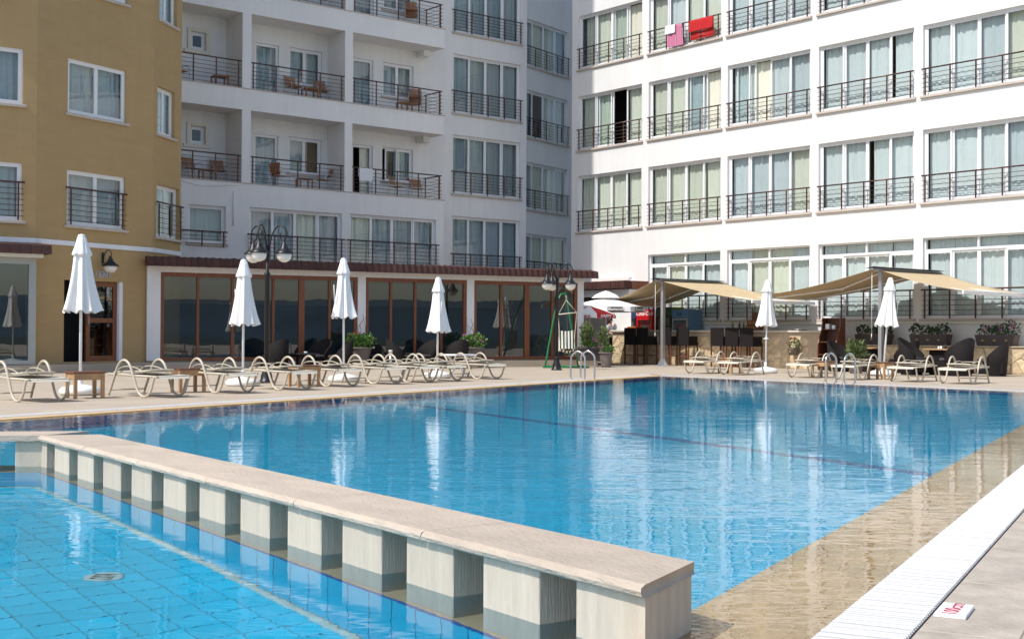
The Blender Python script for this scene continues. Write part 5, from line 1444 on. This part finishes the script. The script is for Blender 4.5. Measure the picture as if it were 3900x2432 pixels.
def wicker_table(p, rz, lab, w, h, topm):
    root = thing('wicker_table', lab, 'table', p, rz)
    mb = MB(); mb.bbox(-w*.36, w*.36, -w*.36, w*.36, 0, h-.03, .02); mb.build('pedestal', MAT['wicker'], root)
    mb = MB(); mb.bbox(-w/2, w/2, -w/2, w/2, h-.03, h, .008); mb.build('tabletop', MAT[topm], root)
    return root
t_ = wicker_table(PR(4.15, 1.3), RS_RZ, 'low dark wicker table holding a small white cup before the glass', .62, .46, 'black_panel')
t_ = wicker_table(PR(7.45, .9), RS_RZ, 'low dark wicker table between the two round geranium pots', .60, .46, 'black_panel')
wicker_table(PB(15.75, 2.5), WB_RZ, 'small wooden topped dining table right of the wooden cabinet', .62, .70, 'wood_table')
wicker_table(PB(18.5, 3.0), WB_RZ, 'wooden topped dining table set with salt and pepper pots', .85, .70, 'wood_table')
cp_ = thing('cup', 'small white cup on the low wicker table left of the third parasol', 'cup', PR(4.15, 1.3, .46))
mb = MB(); mb.lathe([(.04, 0), (.06, .05), (.055, .05), (.035, .01)], 14); mb.build('bowl', MAT['pure_white'], cp_)
for (du, dv, m, lab, h) in ((-.10, .15, 'pure_white', 'white salt pot on the set dining table', .07), (-.02, .16, 'pure_white', 'second white pot beside the salt on the set dining table', .08), (.03, .02, 'black_panel', 'tall dark pepper mill on the set dining table', .13), (.28, .10, 'black_panel', 'dark menu holder at the right of the set dining table', .12)):
    o = MB().lathe([(.024, 0), (.03, .01), (.028, h*.8), (.016, h), (0, h)], 12).build('condiment_pot', MAT[m], None, PB(18.5+du, 3.0+dv, .70)); tag(o, lab, 'condiment')
# low bollard light in front of the geranium pot
bl = thing('bollard_light', 'slim metal bollard light standing between wicker chairs', 'light', PR(6.62, 1.55))
mb = MB(); mb.lathe([(.05, 0), (.05, .42), (.045, .42)], 14); mb.build('post', MAT['steel'], bl)
mb = MB(); mb.lathe([(.055, .42), (.055, .52), (.06, .525), (.06, .55), (0, .56)], 14); mb.build('head', MAT['globe'], bl)

# ================================================================== SWING CHAIR
sw = thing('swing_frame', 'green tubular swing frame with base bars beside the lamp post', 'swing', (1.62, 40.0, 0), R(4))
mb = MB(); mb.tube(spline([(-.60, -.15, .03), (-.28, .20, 1.66), (-.10, .36, 2.22), (.0, .39, 2.30), (.10, .38, 2.22), (.22, .30, 1.48), (.46, .10, .05)], 6), .028, 10); mb.build('hoop', MAT['green_paint'], sw)
mb = MB(); mb.tube([(-.68, -.35, .03), (.72, -.45, .03), (.70, .50, .03), (-.55, .55, .03)], .028, 8, closed=True); mb.tube([(.46, .10, .05), (.71, .02, .03)], .025, 8); mb.tube([(-.60, -.15, .03), (-.62, .1, .03)], .025, 8); mb.build('base_bar', MAT['green_paint'], sw)
hc = thing('hammock_chair', 'hanging hammock chair in black and cream stripes on the green frame', 'hanging chair', (1.68, 39.72, 0), R(4))
mb = MB(); mb.tube([(-.27, -.02, 1.645), (.34, .02, 1.715)], .018, 8); mb.build('spreader_bar', MAT['rope'], hc)
mb = MB()
for p in ((-.25, -.02, 1.65), (.32, .02, 1.71)): mb.tube([p, (0, 0.1, 2.10)], .008, 5)
mb.tube([(0, .1, 2.10), (.0, .12, 2.24)], .010, 5)
for sx, bx_ in ((-1, -.25), (1, .32)):
    for k in range(6): mb.tube([(bx_, 0, 1.66 if sx < 0 else 1.70), (sx*(.27-.012*k), -.12-.05*k+.12, 1.16-.10*k)], .0045, 4)
mb.build('rope', MAT['rope'], hc)
def seat_f(u, v):
    x = -.27 + .54*u; t = v
    if t < .62: y = .12 - .10*math.sin(t*2.2); z = 1.17 - .60*t/.62*1.0
    else: k = (t-.62)/.38; y = .02 - .42*k; z = .57 - .07*math.sin(k*math.pi) + .02*k
    return (x*(1-.10*abs(v-.5)), y-.05*math.sin(math.pi*u), z-.035*math.sin(math.pi*u)+.02*math.sin(9*u)*v)
mb = MB(); mb.grid(seat_f, 20, 26); mb.build('seat_cloth', MAT['stripes'], hc)
def cush(u, v): return (-.24+.48*u, .0-.40*v, .60-.05*math.sin(math.pi*v)+.05*math.sin(math.pi*u)*math.sin(math.pi*v))
mb = MB(); mb.grid(cush, 16, 14); mb.build('cushion', MAT['stripes'], hc)
mb = MB()
for k in range(3): mb.tube(spline([(-.1+.1*k, -.1, .52), (-.05+.1*k, -.14, .40), (.05+.1*k, -.1, .36), (.12+.08*k, -.12, .47)], 4), .005, 4)
mb.build('loose_rope', MAT['rope'], hc)

# ================================================================== BALCONY FURNITURE AND TOWELS
def make_bchair():
    root = thing('balcony_chair', '', 'chair', group='balcony chairs with wooden slats')
    for x in (-.25, .25):
        mb = MB(); mb.tube(spline([(x, -.27, .01), (x, -.25, .40), (x, -.22, .60), (x, -.02, .63), (x, .20, .60), (x, .22, .40), (x, .27, .01)], 4), .012, 6); mb.build('frame', MAT['alu'], root)
    mb = MB(); mb.tube([(-.22, .18, .42), (-.22, .30, .86), (.22, .30, .86), (.22, .18, .42)], .011, 6); mb.build('back_frame', MAT['alu'], root)
    sm = MB().bbox(-.235, .235, -.026, .026, -.007, .007, .003).mesh('slat', MAT['chair_wood'])
    for k in range(7): ob('slat', sm, root, (0, -.21+k*.062, .43))
    for k in range(5):
        o = ob('slat', sm, root, (0, .205+k*.021, .55+k*.062)); o.rotation_euler = (R(75), 0, 0)
    return root
bc = make_bchair(); bu = [False]
def put_bc(u, y, fl, rz, lab, z=0.0):
    o = bc if not bu[0] else copy_tree(bc); bu[0] = True
    return place(o, PA(u, y, FL[fl]+.005+z), WA_RZ + rz, lab)
def btable(u, y, fl, lab):
    root = thing('balcony_table', lab, 'table', PA(u, y, FL[fl]+.005), WA_RZ + rng.uniform(-.1, .1), 'small wooden balcony tables')
    sm = cached('bts', lambda: MB().bbox(-.27, .27, -.040, .040, -.01, .01, .003).mesh('slat', MAT['chair_wood']))
    for k in range(5): ob('slat', sm, root, (0, -.17+k*.085, .40))
    lm = cached('btl', lambda: MB().box(-.022, .022, -.022, .022, 0, .39).mesh('leg', MAT['chair_wood']))
    for x in (-.23, .23):
        for yy in (-.17, .17): ob('leg', lm, root, (x, yy, 0))
put_bc(-1.45, .75, 0, R(5), 'slatted chair on the lowest balcony next to the tower, left one')
put_bc(-.45, .75, 0, R(-8), 'slatted chair on the lowest balcony next to the tower, right one')
btable(-.95, .60, 0, 'wooden table between two chairs on the lowest balcony beside the tower')
put_bc(1.75, .60, 0, R(110), 'slatted chair with an orange towel on the lowest middle balcony')
put_bc(3.55, .60, 0, R(-100), 'slatted chair at the right of the lowest middle balcony')
btable(2.75, .60, 0, 'wooden table on the lowest middle balcony')
put_bc(6.75, .65, 0, R(30), 'slatted chair left of two on the lowest right balcony')
put_bc(7.65, .70, 0, R(-20), 'slatted chair right of two on the lowest right balcony')
put_bc(-1.95, .75, 1, R(20), 'slatted chair half hidden by the tower on the second balcony row')
btable(-.55, .55, 1, 'wooden table on the second row balcony next to the tower')
put_bc(2.35, .70, 1, R(5), 'slatted chair left of the table on the second middle balcony')
put_bc(3.50, .70, 1, R(-8), 'slatted chair right of the table on the second middle balcony')
btable(2.92, .55, 1, 'wooden table between chairs on the second middle balcony')
put_bc(7.55, .70, 1, R(-35), 'lower of two stacked slatted chairs on the second right balcony')
put_bc(7.55, .70, 1, R(-35), 'upper of two stacked slatted chairs on the second right balcony', .24)
btable(7.0, .60, 1, 'wooden table beside the stacked chairs on the second right balcony')
put_bc(7.35, .70, 2, R(-30), 'lower of two stacked slatted chairs on the top right balcony')
put_bc(7.35, .70, 2, R(-30), 'upper of two stacked slatted chairs on the top right balcony', .24)
def towel(root_loc, rz, w, front, back, m, lab, skew=0.0):
    """cloth folded over a rail at z = 0"""
    def fn(u, v):
        s = -back + (front+back)*v
        x = (u-.5)*w + skew*max(0, s) + .01*math.sin(s*9)
        y = -.034 - .012*math.sin(u*14+s*3)*min(1, abs(s)*4) if s > 0 else .034 + .008*math.sin(u*11)
        k = max(0.0, 1-abs(s)/.05)
        return (x, y*(1-k), .026*1.0 - abs(s) if abs(s) > .05 else .028-abs(s)*.6)
    o = MB().grid(fn, 18, 24).build('hanging_towel', MAT[m], None, root_loc, rz)
    return tag(o, lab, 'towel')
zr = 11.46+.80
def PBr(u): return PB(u, .045, zr)
towel(PB(5.50, .14, zr-.01), WB_RZ, .50, .32, .25, 'towel_white', 'small white towel on the railing above the pink striped towel')
towel(PB(5.66, .09, zr-.03), WB_RZ, .78, .78, .15, 'stripes_pink', 'pink striped towel hanging crooked over a window railing', .10)
towel(PBr(6.92), WB_RZ, 1.12, .42, .70, 'towel_red', 'bright red towel folded over the railing beside the pink towel')
towel(PA(4.95, .06, FL[0]+.93), WA_RZ, .56, .48, .35, 'towel_white', 'white towel over the railing of the lowest right balcony')
q = PA(1.62, .66, FL[0]+.87); towel(q, WA_RZ+R(110), .40, .42, .30, 'towel_orange', 'orange and white towel over a chair back on the lowest middle balcony')
# bright fabric drying on the top balcony
towel(PA(2.2, .06, FL[2]+.93), WA_RZ, 1.3, .55, .3, 'towel_orange', 'orange brown cloth over the top middle balcony railing')

# ================================================================== PERSON AT THE BAR
def person():
    root = thing('person', 'person in pale grey shirt and dark trousers standing behind the potted shrub, looking down', 'person', (3.62, 47.6, 0), R(60))
    def skin(name, verts, edges, radii, m, sub=2):
        me = bpy.data.meshes.new(name); me.from_pydata(verts, edges, []); o = bpy.data.objects.new(name, me); COL.objects.link(o)
        sk = o.modifiers.new('skin', 'SKIN'); sk.use_smooth_shade = True
        for i, r_ in enumerate(radii): me.skin_vertices[0].data[i].radius = (r_, r_) if not isinstance(r_, tuple) else r_
        me.skin_vertices[0].data[0].use_root = True
        sb = o.modifiers.new('sub', 'SUBSURF'); sb.levels = sub; sb.render_levels = sub
        bpy.context.view_layer.update()
        m2 = bpy.data.meshes.new_from_object(o.evaluated_get(bpy.context.evaluated_depsgraph_get()))
        bpy.data.objects.remove(o); m2.materials.clear(); m2.materials.append(MAT[m])
        for p in m2.polygons: p.use_smooth = True
        return ob(name, m2, root)
    # x: right of the figure, -y: forward
    V = [(0, 0, .93), (0, .01, 1.08), (0, .02, 1.24), (0, .01, 1.36), (0, -.01, 1.43), (0, -.03, 1.50), (0, -.045, 1.575),
         (.15, .01, 1.335), (.20, -.01, 1.12), (.16, -.20, 1.02), (.13, -.27, 1.02),
         (-.15, .01, 1.335), (-.20, -.01, 1.12), (-.16, -.20, 1.05), (-.12, -.27, 1.06),
         (.085, 0, .88), (.09, -.01, .50), (.09, .02, .09), (.09, -.10, .035),
         (-.085, 0, .88), (-.09, .0, .50), (-.09, .04, .09), (-.09, -.08, .035)]
    E_ = [(0, 1), (1, 2), (2, 3), (3, 4), (4, 5), (5, 6), (3, 7), (7, 8), (8, 9), (9, 10), (3, 11), (11, 12), (12, 13), (13, 14), (0, 15), (15, 16), (16, 17), (17, 18), (0, 19), (19, 20), (20, 21), (21, 22)]
    Rd = [(.13, .10), (.115, .09), (.13, .10), (.10, .08), .045, .075, .07, .05, .042, .035, .03, .05, .042, .035, .03, .085, .06, .042, .035, .085, .06, .042, .035]
    skin('body', V, E_, Rd, 'skin')
    skin('shirt', [(0, 0, .90), (0, .01, 1.08), (0, .02, 1.24), (0, .01, 1.35), (.15, .01, 1.335), (.19, 0, 1.20), (-.15, .01, 1.335), (-.19, 0, 1.20)], [(0, 1), (1, 2), (2, 3), (3, 4), (4, 5), (3, 6), (6, 7)], [(.155, .12), (.135, .105), (.15, .12), (.112, .09), .066, .066, .066, .066], 'shirt')
    skin('trousers', [(0, 0, .92), (.085, 0, .86), (.09, -.01, .50), (.09, .02, .08), (-.085, 0, .86), (-.09, 0, .50), (-.09, .04, .08)], [(0, 1), (1, 2), (2, 3), (0, 4), (4, 5), (5, 6)], [(.145, .115), .098, .075, .068, .098, .075, .068], 'trousers')
    mb = MB()
    for x, dy in ((.09, 0), (-.09, .02)): mb.bbox(x-.045, x+.045, -.17+dy, .08+dy, 0, .07, .02)
    mb.build('shoe', MAT['shoe'], root)
    mb = MB(); bm_ = bmesh.new(); bmesh.ops.create_icosphere(bm_, subdivisions=3, radius=1)
    for v in bm_.verts:
        c_ = v.co.copy(); v.co = Vector((c_.x*.098, c_.y*.112-.02, c_.z*.125+1.555))
    for v in [v for v in bm_.verts if (v.co.y < -.075 and v.co.z < 1.60)]: bm_.verts.remove(v)
    for v in bm_.verts:
        if v.co.y > .02 and v.co.z < 1.53: v.co.z -= .09*(v.co.y+.02)/.1
    bm_.verts.index_update(); mb.add([v.co[:] for v in bm_.verts], [[v.index for v in f.verts] for f in bm_.faces], 0, True); bm_.free(); mb.build('hair', MAT['hair'], root)
    # face: nose, brows and mouth as small features; hands with five bent fingers
    mb = MB(); mb.tube([(0, -.105, 1.575), (0, -.128, 1.545), (0, -.115, 1.535)], [.006, .013, .008], 6); mb.build('nose', MAT['skin'], root)
    mb = MB()
    for x in (-.03, .03): mb.lathe([(0, -.008), (.009, -.003), (.009, .003), (0, .008)], 8, (x, -.105, 1.575))
    mb.build('eye', MAT['ink_dark'], root)
    for sx, hx, hz in ((1, .13, 1.02), (-1, -.12, 1.06)):
        mb = MB(); mb.bbox(hx-.036, hx+.036, -.34, -.25, hz-.014, hz+.014, .01)
        for k in range(4):
            x = hx-.027+.018*k; l = (.060, .072, .068, .052)[k]
            mb.tube([(x, -.335, hz), (x, -.335-l*.6, hz-.008), (x, -.335-l*.85, hz-.035)], [.0085, .008, .007], 6)
        mb.tube([(hx-sx*.036, -.27, hz), (hx-sx*.062, -.31, hz-.008), (hx-sx*.060, -.345, hz-.014)], [.010, .0095, .008], 6)
        mb.build('hand', MAT['skin'], root)
person()
